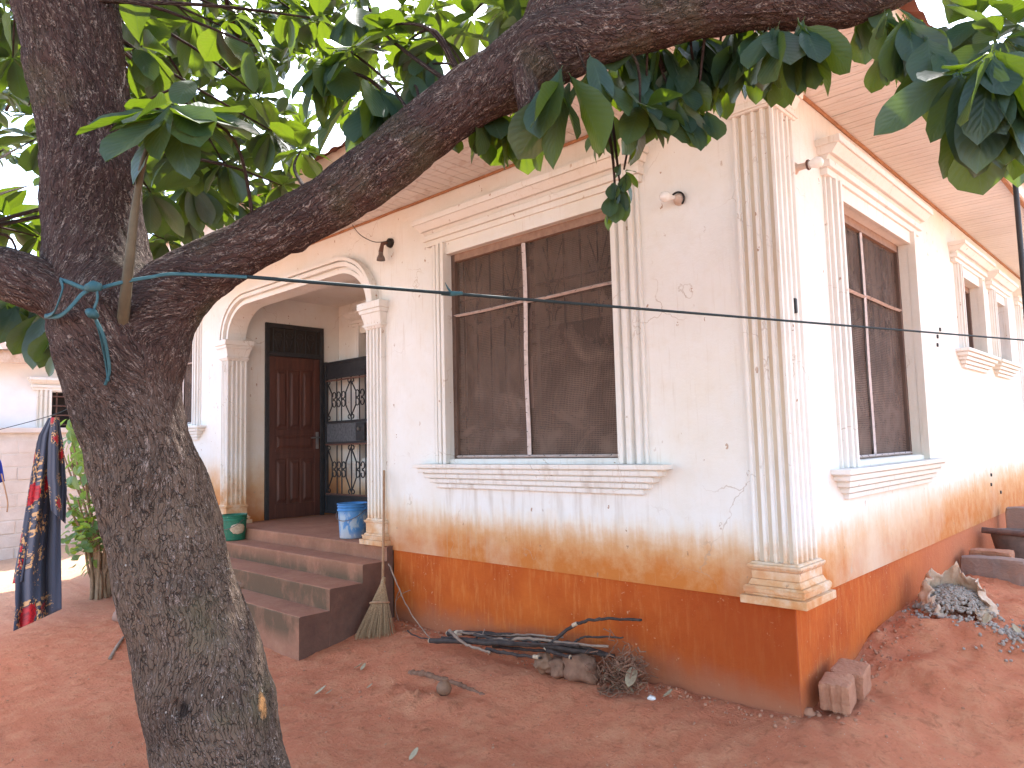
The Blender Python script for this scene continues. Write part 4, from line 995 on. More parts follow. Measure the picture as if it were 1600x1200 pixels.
# openings in the crown through which the sun reaches a few leaf clusters and the upper trunk
GAPS = [(RP(222, 74, 2.75), .26), (RP(215, 115, 2.2), .16), (RP(345, 40, 2.9), .26), (RP(372, 20, 3.0), .2), (RP(500, 30, 3.0), .22), (RP(455, 15, 3.1), .2), (RP(172, 30, 2.6), .12), (RP(45, 290, 3.8), .2), (RP(15, 340, 3.6), .2), (RP(1590, 30, 2.1), .14), (RP(560, 15, 2.9), .16), (RP(640, 20, 2.8), .16)]
def shades(Mx):
    q = Mx @ V((0, .5, 0))
    for g_, r_ in GAPS:
        w = q-g_; k = w.dot(to_sun)
        if k > r_*1.3 and (w-to_sun*k).length < r_+.12: return True
    return False
LEAVES = [l_ for l_ in LEAVES if not shades(l_[0])]
LM = [leaf_mesh('leaf', .255, .10, .22, M['leaf'], .62), leaf_mesh('leaf', .225, .24, .15, M['leaf'], .57), leaf_mesh('leaf', .285, .06, .30, M['leaf'], .66)]
def emit_leaves(items, parent, meshes, nmax, mat, stuff='foliage', low=None):
    scored = []
    for i, (Mx, var) in enumerate(items):
        a = proj(Mx @ V((0, .5, 0))); L = Mx.col[1].to_3d().length
        s_ = 0
        if a and -20 < a[0] < 1620 and -20 < a[1] < 1220: s_ = L/a[2]
        scored.append((s_, i))
    scored.sort(reverse=True); big = {i for s_, i in scored[:nmax] if s_ > 0}
    inview = {i for s_, i in scored if s_ > 0}
    mb = MB(); uvs = []
    if low: meshes = list(meshes)+[low]
    base_v = [np.array([v.co[:] for v in m.vertices]) for m in meshes]; base_f = [[tuple(p.vertices) for p in m.polygons] for m in meshes]
    base_uv = []
    for m in meshes:
        u_ = [(0, 0)]*len(m.vertices)
        for l in m.loops: u_[l.vertex_index] = tuple(m.uv_layers[0].data[l.index].uv)
        base_uv.append(u_)
    for i, (Mx, var) in enumerate(items):
        if i in big:
            o = bpy.data.objects.new('leaf', meshes[var]); place(o, parent); o.matrix_basis = Mx
        else:
            if low and i not in inview: var = len(meshes)-1
            A = np.array(Mx); w = base_v[var] @ A[:3,:3].T+A[:3,3]; b = len(mb.v)
            mb.v += [tuple(r) for r in w]; mb.f += [tuple(q+b for q in f) for f in base_f[var]]; uvs += base_uv[var]
    if mb.v:
        mb.mi = [0]*len(mb.f); mb.uv = uvs; mb.build(stuff, mat, parent, True, False, kind='stuff')
emit_leaves(LEAVES, tree, LM, 300, M['leaf'], low=leaf_mesh('leaf', .24, .12, .2, M['leaf'], .6, 3))

# strap round the fork ------------------------------------------------------
def ribbon(pts, w, mat, name, parent):
    P_ = catmull([tuple(p) for p in pts], 6); mb = MB(); mb.tube(P_, w, 6, flat=.3); return mb.build(name, mat, parent, True)
d_ = D-.24
strap = thing('tie_strap', 'teal fabric strap knotted around the fork of the tree with a dangling tail', 'strap', tuple(RP(152, 455, d_)))
S = lambda *a: [RP(x, y, dd) for x, y, dd in a]
ribbon(S((94,437,d_+.03),(98,450,d_-.01),(92,470,d_-.02),(84,488,d_),(72,494,d_+.05)), .010, M['strap'], 'loop', strap)
ribbon(S((70,494,d_+.04),(92,494,d_),(110,480,d_-.02),(128,460,d_-.02),(145,450,d_-.02)), .008, M['strap'], 'loop', strap)
ribbon(S((94,437,d_+.02),(110,442,d_-.005),(130,450,d_-.02),(150,452,d_-.02)), .007, M['strap'], 'loop', strap)
ribbon(S((150,452,d_-.02),(175,445,d_-.01),(205,438,d_),(235,433,d_+.02),(268,428,d_+.06),(330,430,d_+.1),(386,433,D-.1)), .006, M['strap'], 'loop', strap)
mb = MB(); mb.tube(S((136,450,d_-.03),(146,447,d_-.045),(158,449,d_-.04)), [.012, .018, .012], 8); mb.build('knot', M['strap'], strap, True)
ribbon(S((151,452,d_-.04),(152,468,d_-.04),(147,482,d_-.03)), .010, M['strap'], 'tail', strap)
mb = MB(); mb.tube(S((139,487,d_-.03),(144,490,d_-.05),(149,494,d_-.03)), [.012, .017, .012], 8); mb.build('knot', M['strap'], strap, True)
ribbon(S((148,494,d_-.03),(156,520,d_+.0),(162,548,d_+.03),(167,575,d_+.05),(169,596,d_+.05)), .009, M['strap'], 'tail', strap)
ribbon(S((150,500,d_-.02),(162,525,d_+.0),(168,552,d_+.03),(171,580,d_+.05),(164,602,d_+.05)), .006, M['strap'], 'tail', strap)

# pole and clothesline ------------------------------------------------------
pp = px_d(1590, 330, 6.0)
pole = thing('pole', 'dark thin upright pole at the right edge in front of the eaves', 'pole', (pp.x, pp.y, gz(pp.x, pp.y)))
mb = MB(); mb.tube([(pp.x, pp.y, z) for z in np.linspace(gz(pp.x, pp.y)-.2, 4.7, 12)], .021, 10); mb.build('shaft', M['black_iron'], pole, True)
le = px_d(1612, 534, 6.0); le = V((pp.x, pp.y, le.z))
line = thing('clothesline', 'thin dark teal cord strung from the tree across the window to the pole', 'clothesline', tuple(RP(385, 433, D-.1)))
a = RP(380, 432, D-.1); pts = []
for t in np.linspace(0, 1, 40): q = a.lerp(le, t); q.z -= .0*math.sin(math.pi*t); pts.append(q)
mb = MB(); mb.tube(pts, .0066, 6); mb.build('cord', M['rope'], line, True)
kp = a.lerp(le, .125)
q = min(pts, key=lambda p_: abs(proj(p_)[0]-718)); q = V(q)
mb = MB(); mb.tube([q+V((-.03,-.03,.0)), q, q+V((.03,.03,0))], [.007, .011, .007], 7); mb.tube([q, q+V((-.012,-.012,.022)), q+V((-.02,-.018,.045))], [.005, .004, .001], 5); mb.build('knot', M['strap'], line)

# ------------------------------------------------------------------ hanging cloths
wire = thing('washing_wire', 'thin wire running left from the trunk that carries the printed cloth', 'wire', tuple(RP(150, 590, 2.5)))
w0, w1, w2 = RP(170, 560, 2.55), RP(84, 648, 3.8), px_d(-120, 700, 4.4)
mb = MB(); mb.tube(catmull([tuple(w0), tuple(w0.lerp(w1, .5)), tuple(w1), tuple(w2)], 8), .0022, 5); mb.build('strand', M['rope'], wire)
def cloth(name, label, left, right, dep, mat, amp, freq, parent_label, nu=40, nv=60, ph=0, obj=None):
    def edge(E_, y):
        for (x0, y0), (x1, y1) in zip(E_, E_[1:]):
            if y0 <= y <= y1: return x0+(x1-x0)*(y-y0)/(y1-y0)
        return E_[-1][0] if y > E_[-1][1] else E_[0][0]
    mb = MB(); mb.uv = []
    for j in range(nv+1):
        t = j/nv
        yl = left[0][1]+(left[-1][1]-left[0][1])*t; yr = right[0][1]+(right[-1][1]-right[0][1])*t
        xl_, xr_ = edge(left, yl), edge(right, yr)
        for i in range(nu+1):
            s_ = i/nu; am = amp*(.35+.65*min(1, t*2.2))
            f = math.sin(s_*freq+ph+.7*math.sin(t*3))+.4*math.sin(s_*freq*2.3+1.3+t*2)
            ww = 1-(abs(s_-.5)*2)**4*.3
            p = px_d(xl_+(xr_-xl_)*s_, yl+(yr-yl)*s_, dep+am*f*ww+.02*(2*s_-1)**2)
            mb.v.append(tuple(p)); mb.uv.append((s_*.42*(.8+.2*t)+ph*.3+.02*f, t*1.15+ph*.2))
    n1 = nu+1
    mb.f = [(j*n1+i, j*n1+i+1, (j+1)*n1+i+1, (j+1)*n1+i) for j in range(nv) for i in range(nu)]; mb.mi = [0]*len(mb.f)
    o = mb.build(name, mat, obj, True, False)
    so = o.modifiers.new('thick', 'SOLIDIFY'); so.thickness = .004; so.offset = 0
    return o
gar = thing('printed_cloth', 'dark blue cloth with red flower print hanging left of the tree', 'cloth', tuple(RP(84, 650, 3.8)))
cloth('drape', '', [(76,653),(60,682),(48,752),(36,830),(24,905),(24,950),(21,986)], [(90,652),(93,700),(95,760),(95,850),(96,952)], 3.8, M['fabric'], .045, 11, '', obj=gar)
cloth('drape', '', [(76,654),(58,690),(46,760),(34,835),(20,912)], [(84,654),(80,700),(70,760),(60,835),(50,905)], 3.87, M['fabric'], .03, 7, '', ph=1.7, obj=gar)
cloth('flap', '', [(80,652),(76,690),(74,740),(80,797)], [(92,652),(98,690),(104,764),(102,818)], 3.72, M['fabric'], .03, 8, '', ph=.9, obj=gar)
bl = thing('blue_cloth', 'bright blue cloth with a tan strap at the left edge of the photo', 'cloth', tuple(RP(-6, 720, 4.0)))
cloth('drape', '', [(-40,690),(-44,720),(-46,770)], [(-20,690),(2,722),(7,752)], 4.0, M['blue_cloth'], .03, 8, '', 16, 16, obj=bl)
mb = MB(); mb.tube(catmull([tuple(RP(2, 740, 3.98)), tuple(RP(8, 765, 3.98)), tuple(RP(12, 785, 3.98)), tuple(RP(11, 800, 3.98))], 6), .008, 6, flat=.4); mb.build('strap', M['pole_wood'], bl)

# ------------------------------------------------------------------ boundary wall and neighbour house
NXW = -12.8
bw = thing('boundary_wall', 'unpainted cement block wall with a ledge at the far left', 'wall', (NXW, -1, -.1))
ledge = px_x(60, 671, NXW).z
mb = MB(); mb.box((NXW-.16, -7, -.4), (NXW-.012, 6, ledge-.06)); core = mb.build('mortar_core', M['mortar'], bw)
mb = MB(); mb.box((NXW-.2, -7, ledge-.06), (NXW+.05, 6, ledge+.03)); mb.build('ledge', M['fence_block'], bw, bevel=.01)
mb = MB(); mb.box((-.05, 0, 0), (.0, .43, .205)); blk = mb.mesh('block', M['fence_block'], bevel=.006)
z = -.15; r = 0
while z+.21 < ledge:
    y = -3.4+(r % 2)*.22
    while y < 1.3:
        o = bpy.data.objects.new('block', blk); place(o, bw); o.matrix_basis = Matrix.Translation((NXW+random.uniform(-.008, .004), y+random.uniform(-.006,.006), z)); y += .45
    z += .225; r += 1
nh = thing('neighbour_house', 'white neighbouring house with barred window and brown roof edge at the left', 'house', (-13.5, -1, 0))
NH = lambda u, n, z: V((-13.1+n, u, z))
nz1 = px_x(50, 572, -13.1).z; w0 = px_x(80, 612, -13.1); w1 = px_x(130, 685, -13.1)
house_keep = house
house = nh
wall_panel('wall', NH, -7, 5, -.3, nz1+.05, [(w0.y, w0.y+1.0, w1.z, w0.z)], .2, M['neighbour'])
mb = MB(); casing(NH, w0.y-.22, w0.y-.001, w1.z, w0.z+.02, nh); casing(NH, w0.y+1.001, w0.y+1.22, w1.z, w0.z+.02, nh, True)
lintel(NH, w0.y-.3, w0.y+1.3, w0.z+.02, .22, nh)
mb = MB(); mb.box((-13.5, w0.y-.2, w1.z-.2), (-13.4, w0.y+1.2, w0.z+.2)); mb.build('window_void', M['interior'], nh)
mb = MB(); mb.box((-13.2, w0.y+.35, w1.z), (-13.16, w0.y+1.0, w0.z-.22)); mb.build('curtain', M['neighbour'], nh)
for k in range(5):
    zz = w1.z+(w0.z-w1.z)*(k+.5)/5; mb = MB(); mb.tube([(-13.12, w0.y, zz), (-13.12, w0.y+1, zz)], .014, 6); mb.build('window_bar', M['rust_iron'], nh)
for k in range(3):
    mb = MB(); mb.tube([(-13.14, w0.y+.1+k*.38, w1.z), (-13.14, w0.y+.1+k*.38, w0.z)], .014, 6); mb.build('window_bar', M['rust_iron'], nh)
zf = px_x(50, 550, -12.75).z
mb = MB(); mb.box((-12.78, -7.5, nz1+.0), (-12.75, 5.5, zf)); mb.build('fascia', M['sack'], nh)
mb = MB(); mb.box((-13.3, -7.5, nz1+.051), (-12.781, 5.5, nz1+.07)); mb.build('soffit', M['fascia'], nh)
mb = MB()
for i in range(260):
    y = -7.6+i*.05; mb.v += [(-12.68, y, zf+.02+.012*math.sin(i*math.pi/2)), (-17.5, y, zf+1.9+.012*math.sin(i*math.pi/2))]
    if i: b = len(mb.v)-4; mb.f.append((b, b+2, b+3, b+1)); mb.mi.append(0)
mb.build('roof', M['roof'], nh, recalc=False)
mb = MB(); mb.box((-17.5, -7, -.3), (-17.3, 5, zf+1.8)); mb.build('wall', M['neighbour'], nh)
house = house_keep

# ------------------------------------------------------------------ shrub left of the steps
sb = V((-8.4, -1.12, gz(-8.4, -1.12)))
shrub = thing('climbing_shrub', 'tall leafy shrub with many bare pale stems behind the tree trunk', 'shrub', tuple(sb))
rs = random.Random(5); SL = []; YL = []
for k in range(22):
    a = rs.uniform(0, 6.28); r0 = rs.uniform(.03, .2); p0 = sb+V((math.cos(a)*r0, math.sin(a)*r0, -.05)); h = rs.uniform(1.0, 2.2)
    lean = V((math.cos(a), math.sin(a), 0))*rs.uniform(.05, .3)+V((.0, -.12, 0)); P_ = [p0]
    for j in range(1, 6): t = j/5; P_.append(p0+V((0,0,h*t))+lean*t*t+V((rs.uniform(-.05,.05), rs.uniform(-.05,.05), 0)))
    mb = MB(); mb.tube(catmull([tuple(q) for q in P_], 5), [.022*(1-.6*i/25) for i in range(26)], 6); mb.build('stem', M['stem'], shrub, True)
    for j in range(16):
        t = rs.uniform(.45, 1.05); q = P_[0].lerp(P_[-1], t)+V((rs.gauss(0,.1), rs.gauss(0,.1), rs.gauss(0,.08)))
        SL.append((q, V((rs.uniform(-1,1), rs.uniform(-1,1), rs.uniform(-.9,.1))), rs.uniform(.10, .17)))
for k in range(70): 
    q = px_d(rs.uniform(104, 150), rs.uniform(640, 745), rs.uniform(8.4, 9.4)); SL.append((q, V((rs.uniform(-1,1), rs.uniform(-1,1), -.7)), rs.uniform(.12, .2)))
for k in range(40): 
    q = px_d(rs.gauss(128, 9), rs.gauss(833, 17), rs.uniform(8.6, 9.2)); YL.append((q, V((rs.uniform(-1,1), rs.uniform(-1,1), rs.uniform(-.3,.4))), rs.uniform(.10, .17)))
LEAVES = []
for q, d, L in SL: leaf_at(q, d, V((rs.uniform(-.4,.4), -.5, 1)), L, 0)
SLM = [leaf_mesh('leaf', .30, .15, .2, M['leaf2'], .5, 5)]
emit_leaves(LEAVES, shrub, SLM, 200, M['leaf2'])
LEAVES = []
for q, d, L in YL: leaf_at(q, d, V((rs.uniform(-.4,.4), -.5, 1)), L, 0)
emit_leaves(LEAVES, shrub, [leaf_mesh('leaf', .26, .12, .2, M['leaf3'], .5, 5)], 60, M['leaf3'])
# tree beyond the eaves at the right
ft = thing('background_tree', 'sunlit yellow green tree beyond the roof at the right edge', 'tree', (3.0, 15.0, .2))
mb = MB(); mb.tube([(3.0, 15, 0), (3.05, 15, 1.5), (2.9, 15.1, 3.2), (2.7, 15.1, 5.0)], [.22, .18, .14, .06], 10); mb.build('trunk', M['stem'], ft, True)
LEAVES = []
for k in range(330):
    q = V((rs.gauss(2.9, 1.3), rs.gauss(15, 1.3), rs.gauss(6.2, 1.5)))
    for j in range(5): leaf_at(q+V((rs.uniform(-.2,.2),)*3), V((rs.uniform(-1,1), rs.uniform(-1,1), rs.uniform(-.9,.3))), V((0,0,1)), rs.uniform(.2, .34), 0)
emit_leaves(LEAVES, ft, [leaf_mesh('leaf', .26, .12, .2, M['leaf3'], .5, 4)], 0, M['leaf3'], 'crown')

# ------------------------------------------------------------------ wall lamps
q = px_y(1062, 312, 0)
lp = thing('wall_lamp', 'white bulb with black wire on the front wall right of the large window', 'lamp', tuple(q))
mb = MB(); Mx = Matrix.Rotation(math.pi/2, 4, 'X'); mb.lathe([(.001,.0),(.042,0),(.042,.012),(.028,.02),(.024,.05),(.001,.05)], q+V((0,-.001,0)), 20, Mx); mb.build('holder', M['lamp_white'], lp, True)
mb = MB(); mb.lathe([(.016,.0),(.018,.02),(.034,.05),(.037,.07),(.030,.092),(.016,.104),(.001,.107)], q+V((-.02,-.045,.008)), 20, Matrix.Rotation(R_(-25), 4, 'Z') @ Mx); mb.build('bulb', M['bulb'], lp, True)
mb = MB(); mb.tube([q+V((.045*math.cos(t), -.02-.03*t/5, .045*math.sin(t))) for t in np.linspace(-1, 2.6, 14)], .007, 6); mb.build('wire', M['black_plastic'], lp)
q = px_x(1240, 264, 0)
lp = thing('wall_lamp', 'bulb in pale holder sticking out of the side wall next to the corner pilaster', 'lamp', tuple(q))
My = Matrix.Rotation(math.pi/2, 4, 'Y') 
mb = MB(); mb.lathe([(.001,.0),(.042,0),(.040,.014),(.022,.03),(.020,.075),(.030,.088),(.030,.098),(.001,.098)], q+V((.001,0,0)), 20, My); mb.build('holder', M['lamp_white'], lp, True)
mb = MB(); mb.lathe([(.022,.0),(.026,.02),(.036,.045),(.036,.065),(.026,.085),(.012,.093),(.001,.095)], q+V((.098,0,0)), 20, My); mb.build('bulb', M['bulb'], lp, True)
mb = MB(); mb.lathe([(.031,.088),(.034,.09),(.034,.1),(.031,.102)], q+V((.001,0,0)), 20, My); mb.build('collar', M['rust_iron'], lp, True)
q = px_y(611, 380, 0)
lp = thing('wall_lamp', 'dark angled lamp holder hanging from a wire above the porch arch', 'lamp', tuple(q))
mb = MB(); mb.lathe([(.001,.0),(.05,0),(.045,.03),(.02,.045),(.001,.05)], q+V((0,-.001,0)), 16, Mx); mb.build('base', M['black_plastic'], lp, True)
mb = MB(); mb.tube([q+V((0,-.03,0)), q+V((-.02,-.09,-.02)), q+V((-.035,-.10,-.10))], [.018,.02,.024], 10); mb.build('arm', M['rust_iron'], lp, True)
mb = MB(); mb.lathe([(.022,.0),(.024,-.03),(.040,-.06),(.043,-.085),(.001,-.08)], q+V((-.035,-.10,-.10)), 16); mb.build('shade', M['metal_dark'], lp, True)
s0 = px_y(545, 343, -.06); mb = MB(); mb.tube(catmull([tuple(s0), tuple(px_y(562, 366, -.05)), tuple(px_y(585, 378, -.05)), tuple(q+V((-.02,-.03,.02)))], 8), .004, 5); mb.build('wire', M['black_plastic'], lp)

# ------------------------------------------------------------------ buckets and broom
def bucket(name, label, c_, r0, r1, h, mats, rim):
    t = thing(name, label, 'bucket', tuple(c_)); c_ = V(c_)
    mb = MB(); mb.lathe([(.001,.004),(r0-.004,.004),(r0,.0),(r0+.003,.01),(r1-.004,h*.86),(r1-.004,h),(r1-.010,h),(r1-.010,h*.86),(r0-.006,.012),(.001,.012)], c_, 40); mb.build('body', mats, t, True)
    mb = MB(); mb.lathe([(r1-.005,h*.80),(r1+.006,h*.80),(r1+.006,h*.83),(r1-.003,h*.835),(r1-.003,h*.9),(r1+.004,h*.905),(r1+.004,h*.925),(r1-.003,h*.93),(r1-.002,h*.985),(r1+.007,h*.985),(r1+.007,h+.004),(r1-.011,h+.004),(r1-.011,h*.98)], c_, 40); mb.build('rim', rim, t, True)
    for a in (R_(200), R_(20)):
        mb = MB(); d = V((math.cos(a), math.sin(a), 0)); mb.tube([c_+d*(r1-.004)+V((0,0,h*.86)), c_+d*(r1+.018)+V((0,0,h*.86))], .013, 10); mb.build('ear', rim, t)
    mb = MB(); mb.tube([c_+V((math.cos(R_(200)+t), math.sin(R_(200)+t), 0))*(r1+.012)+V((0,0,h*.86-.12*math.sin(t)**1.0*1.0)) for t in np.linspace(0, math.pi, 18)], .004, 6); mb.build('handle', M['metal_dark'], t)
    return t
bc = px_z(549, 840, .652); bucket('bucket', 'faded blue paint bucket on the porch floor beside the pilaster', (bc.x, bc.y+.02, .652), .135, .16, .36, M['blue_plastic'], M['blue_rim'])
gc = px_z(365, 843, .519); gb = bucket('bucket', 'green plastic bucket with a pale paint blotch on the top step', (gc.x, gc.y, .519), .13, .155, .30, M['green_plastic'], M['green_plastic'])
mb = MB(); cc = V((gc.x, gc.y, .519+.14)); 
vs_ = []; N = 26; td = (CP-cc); ang0 = math.atan2(td.y, td.x)+.35
ring_ = []
for k in range(N):
    a = 2*math.pi*k/N; rr = 1+.28*noise.noise((math.cos(a)*2.2, math.sin(a)*2.2, 4)); ring_.append((ang0+.62*rr*math.cos(a), .062*rr*math.sin(a)))
P3 = lambda aa, zz: cc+V((math.cos(aa), math.sin(aa), 0))*(.1475+.003+zz*.06)+V((0,0,zz))
ctr = [P3(ang0, 0)]
mb.v = [tuple(P3(a, z)) for a, z in ring_]+[tuple(P3(ang0+(a-ang0)*.66, z*.66)) for a, z in ring_]+[tuple(P3(ang0+(a-ang0)*.33, z*.33)) for a, z in ring_]+[tuple(P3(ang0, 0))]
mb.f = [(r*N+k, r*N+(k+1)%N, (r+1)*N+(k+1)%N, (r+1)*N+k) for r in range(2) for k in range(N)]+[(2*N+k, 2*N+(k+1)%N, 3*N) for k in range(N)]; mb.mi = [0]*len(mb.f)
o = mb.build('paint_blotch', M['paint_blotch'], gb, True, False)
so = o.modifiers.new('t', 'SOLIDIFY'); so.thickness = .002; so.offset = 0

b0 = V((-3.66, -.40, gz(-3.66, -.40)-.01)); ht = px_y(600, 735, -.075); nk = px_y(598, 912, -.25)
broom = thing('broom', 'straw broom with long wooden handle standing against the steps', 'broom', tuple(b0))
mb = MB(); mb.tube([ht, ht.lerp(nk, .5)+V((.004,-.002,0)), nk+(nk-ht)*.12], [.011, .0125, .013], 10); mb.build('handle', M['pole_wood'], broom, True)
ax = (b0-nk).normalized()
mb = MB(); rs = random.Random(3)
sidev = right; dep = ax.cross(sidev).normalized()
for k in range(300):
    a = rs.uniform(0, 6.28); rr = math.sqrt(rs.random()); s0 = nk+sidev*(.02*rr*math.cos(a))+dep*(.02*rr*math.sin(a))
    L = (b0-nk).length*rs.uniform(.93, 1.04); e = nk+ax*L+sidev*(.178*rr*math.cos(a)+rs.gauss(0,.006))+dep*(.075*rr*math.sin(a))
    m_ = s0.lerp(e, .45)+(e-s0-ax*L).normalized()*(-.004); 
    mb.tube([s0, m_, e], [.0034, .0032, .0018], 4, cap=False)
mb.build('bristles', M['straw'], broom, kind='stuff')
mb = MB(); mb.tube([nk-ax*.06, nk+ax*.0, nk+ax*.09], [.018, .022, .034], 12); mb.build('binding', M['straw'], broom, True)
rc = nk+ax*.17
mb = MB(); mb.tube([rc+sidev*((.085)*math.cos(t))+dep*(.045*math.sin(t)) for t in np.linspace(0, 6.283, 30)], .010, 8); mb.build('tie_ring', M['pole_wood'], broom, True)

# ------------------------------------------------------------------ stick pile along the plinth
def stick(P_, r, mat, label, bare=None, ends=True):
    p = [tuple(px_y(a, b, y)) for a, b, y in P_]; C_ = catmull(p, 10); m = len(C_)
    t = thing('stick', label, 'stick', p[0], 'sticks piled along the front plinth')
    r *= .95
    mb = MB(); mb.tube([V(q)+V((0, .008*noise.noise((i*.5, P_[0][1]*.13, 4)), .011*noise.noise((i*.45, P_[0][0]*.1, 0)))) for i, q in enumerate(C_)], [r*(.92-.35*i/m+.30*abs(noise.noise((i*.8, P_[0][1]*.3, 1)))) for i in range(m)], 9); mb.build('shaft', M[mat], t, True)
    if ends:
        a, b = V(C_[0]), V(C_[1]); d = (a-b).normalized(); mb = MB(); mb.tube([a-d*.002, a+d*.006], r*1.0, 9); mb.build('cut_end', M['cut_wood'], t)
    if bare:
        i0, i1 = int(bare[0]*m), max(int(bare[0]*m)+2, int(bare[1]*m)); seg_ = [V(q)+V((0, -.004, .004)) for q in C_[i0:i1]]; mb = MB(); mb.tube(seg_, r*1.0, 8); mb.build('peeled_patch', M['cut_wood'], t)
    return t
stick([(672,1001,-.40),(760,1004,-.36),(850,1010,-.30),(960,1025,-.18)], .022, 'stick', 'dark stick with pale cut end nearest the broom at the left of the pile')
stick([(700,990,-.16),(760,990,-.16),(850,1000,-.16),(950,1022,-.14)], .024, 'stick', 'thick dark stick with a long peeled pale patch at the back of the pile', (.1, .22))
stick([(735,1003,-.30),(800,998,-.30),(850,1000,-.28),(950,1012,-.22)], .015, 'stick_pale', 'straight greyish stick lying through the middle of the pile', ends=False)
stick([(702,985,-.34),(725,1005,-.42),(745,1013,-.44),(766,1020,-.44)], .014, 'stick_pale', 'short bare stick lying across the front left of the pile', ends=False)
stick([(760,1014,-.38),(800,1022,-.38),(845,1028,-.36)], .016, 'stick', 'short dark stick with a pale right end at the front of the pile', (.84, .99), ends=False)
stick([(852,1013,-.30),(885,985,-.22),(910,972,-.18),(945,967,-.15),(1002,968,-.12)], .015, 'stick', 'long bent stick curving up and over the pile to the right', (.36, .44))
stick([(893,1010,-.26),(905,998,-.2),(925,995,-.18),(974,997,-.15)], .010, 'stick', 'thin bent stick pointing right below the long curved one', ends=False)
stick([(880,1004,-.2),(910,1010,-.2),(950,1025,-.18)], .020, 'stick', 'dark stick sloping down at the right end of the pile', ends=False)
stick([(855,1016,-.34),(875,1022,-.34),(893,1028,-.33)], .016, 'stick', 'stubby dark stick with white tip right of the pile middle', (.86, .99), ends=False)
stick([(745,1006,-.25),(752,995,-.25),(757,984,-.24)], .006, 'stick_pale', 'thin upright twig poking out of the pile on the left', ends=False)
stick([(780,1005,-.26),(850,1008,-.24),(905,1010,-.22)], .018, 'stick', 'dark stick hidden low in the middle of the pile', ends=False)
stick([(607,880,-.30),(622,915,-.30),(640,955,-.30),(672,998,-.30)], .007, 'stick_pale', 'long thin curved twig leaning on the step beside the broom', ends=False)
stick([(636,985,-.42),(652,995,-.40),(690,1000,-.38),(720,998,-.36)], .007, 'stick', 'thin dark twig on the ground between broom and pile', ends=False)
rs = random.Random(17)
for (a, b, c2, d2, y_, r_, m_, lb) in ((690,996,905,1008,-.34,.012,'stick','slim dark stick lying lengthwise along the front of the pile'), (715,988,880,996,-.2,.011,'stick_pale','slim grey stick along the top rear of the pile'), (770,1010,930,1020,-.24,.014,'stick','dark stick slanting low toward the clods'), (700,1002,800,990,-.28,.009,'stick','thin dark stick crossing the left of the pile at a slant'), (820,995,905,1022,-.18,.010,'stick','thin dark stick slanting down behind the large clod'), (740,992,840,1004,-.30,.013,'stick','dark stick wedged in the left middle of the pile'), (835,1008,858,994,-.2,.007,'stick_pale','short pale twig sticking up near the middle of the pile')):
    stick([(a, b, y_), ((2*a+c2)/3, (2*b+d2)/3+rs.uniform(-3, 3), y_), ((a+2*c2)/3, (b+2*d2)/3+rs.uniform(-3, 3), y_), (c2, d2, y_)], r_, m_, lb, ends=False)
def ongr(px, py):
    z = -.15
    for _ in range(12): q = px_z(px, py, z); z = gz(q.x, q.y)
    return px_z(px, py, z)
rt = thing('exposed_root', 'gnarled grey-brown root showing through the soil behind the gourd', 'root', tuple(ongr(690, 1066)))
mb = MB(); C_ = catmull([tuple(ongr(a, b)+V((0, 0, h_))) for a, b, h_ in ((640, 1050, -.01), (665, 1056, .012), (690, 1064, .008), (715, 1070, .006), (735, 1078, .002), (760, 1086, -.012))], 10)
mb.tube(C_, [max(.006, .024*(1-.5*i/len(C_))*(1+.9*noise.noise((i*.55, 2, 0)))) for i in range(len(C_))], 9); mb.build('root_wood', M['debris'], rt)
wl_ = thing('wire_loop', 'thin bent twig loop against the plinth beside the broom', 'twig', tuple(px_y(622, 940, -.1)))
mb = MB(); mb.tube(catmull([tuple(px_y(a, b, -.12)) for a, b in ((625,920),(619,935),(618,952),(623,970))], 6), .004, 5); mb.tube(catmull([tuple(px_y(a, b, -.12)) for a, b in ((619,938),(628,928),(641,922))], 6), .003, 5); mb.build('strand', M['stick_pale'], wl_)

# debris at the foot of the pile
def blob(name, label, cat, p, size, mat, seed, rough=.25, sub=3, group=None, rot=0):
    bm = bmesh.new(); bmesh.ops.create_icosphere(bm, subdivisions=sub, radius=1)
    for v in bm.verts:
        n_ = v.co.normalized(); k = 1+rough*noise.noise(n_*1.6+V((seed,0,0)))+rough*.6*noise.noise(n_*4+V((0,seed,0)))
        v.co = Matrix.Rotation(rot, 3, 'Z') @ V((n_.x*size[0]*k, n_.y*size[1]*k, n_.z*size[2]*k))
    me = bpy.data.meshes.new(name); bm.to_mesh(me); bm.free(); me.materials.append(M[mat]); me.polygons.foreach_set('use_smooth', [True]*len(me.polygons))
    o = bpy.data.objects.new(name, me); scene.collection.objects.link(o); o.location = p; return tag(o, label, cat, group)
q = px_y(905, 1045, -.22); blob('soil_clod', 'large brown clod under the right end of the stick pile', 'clod', (q.x, q.y, q.z+.01), (.17, .10, .10), 'debris', 3, .4)
q = px_y(873, 1043, -.26); blob('soil_clod', 'smaller dark clod left of the large brown one below the sticks', 'clod', (q.x, q.y, q.z), (.09, .08, .07), 'debris', 5, .5)
q = px_y(850, 1035, -.30); blob('husk', 'dry split husk with pale fibres at the front of the stick pile', 'husk', (q.x, q.y, q.z), (.075, .06, .06), 'clay', 8, .6)
dv = thing('dry_plant_debris', 'tangle of dry shredded roots and leaves against the plinth right of the sticks', 'debris', tuple(px_y(970, 1075, -.2)))
rs = random.Random(21); mb = MB()
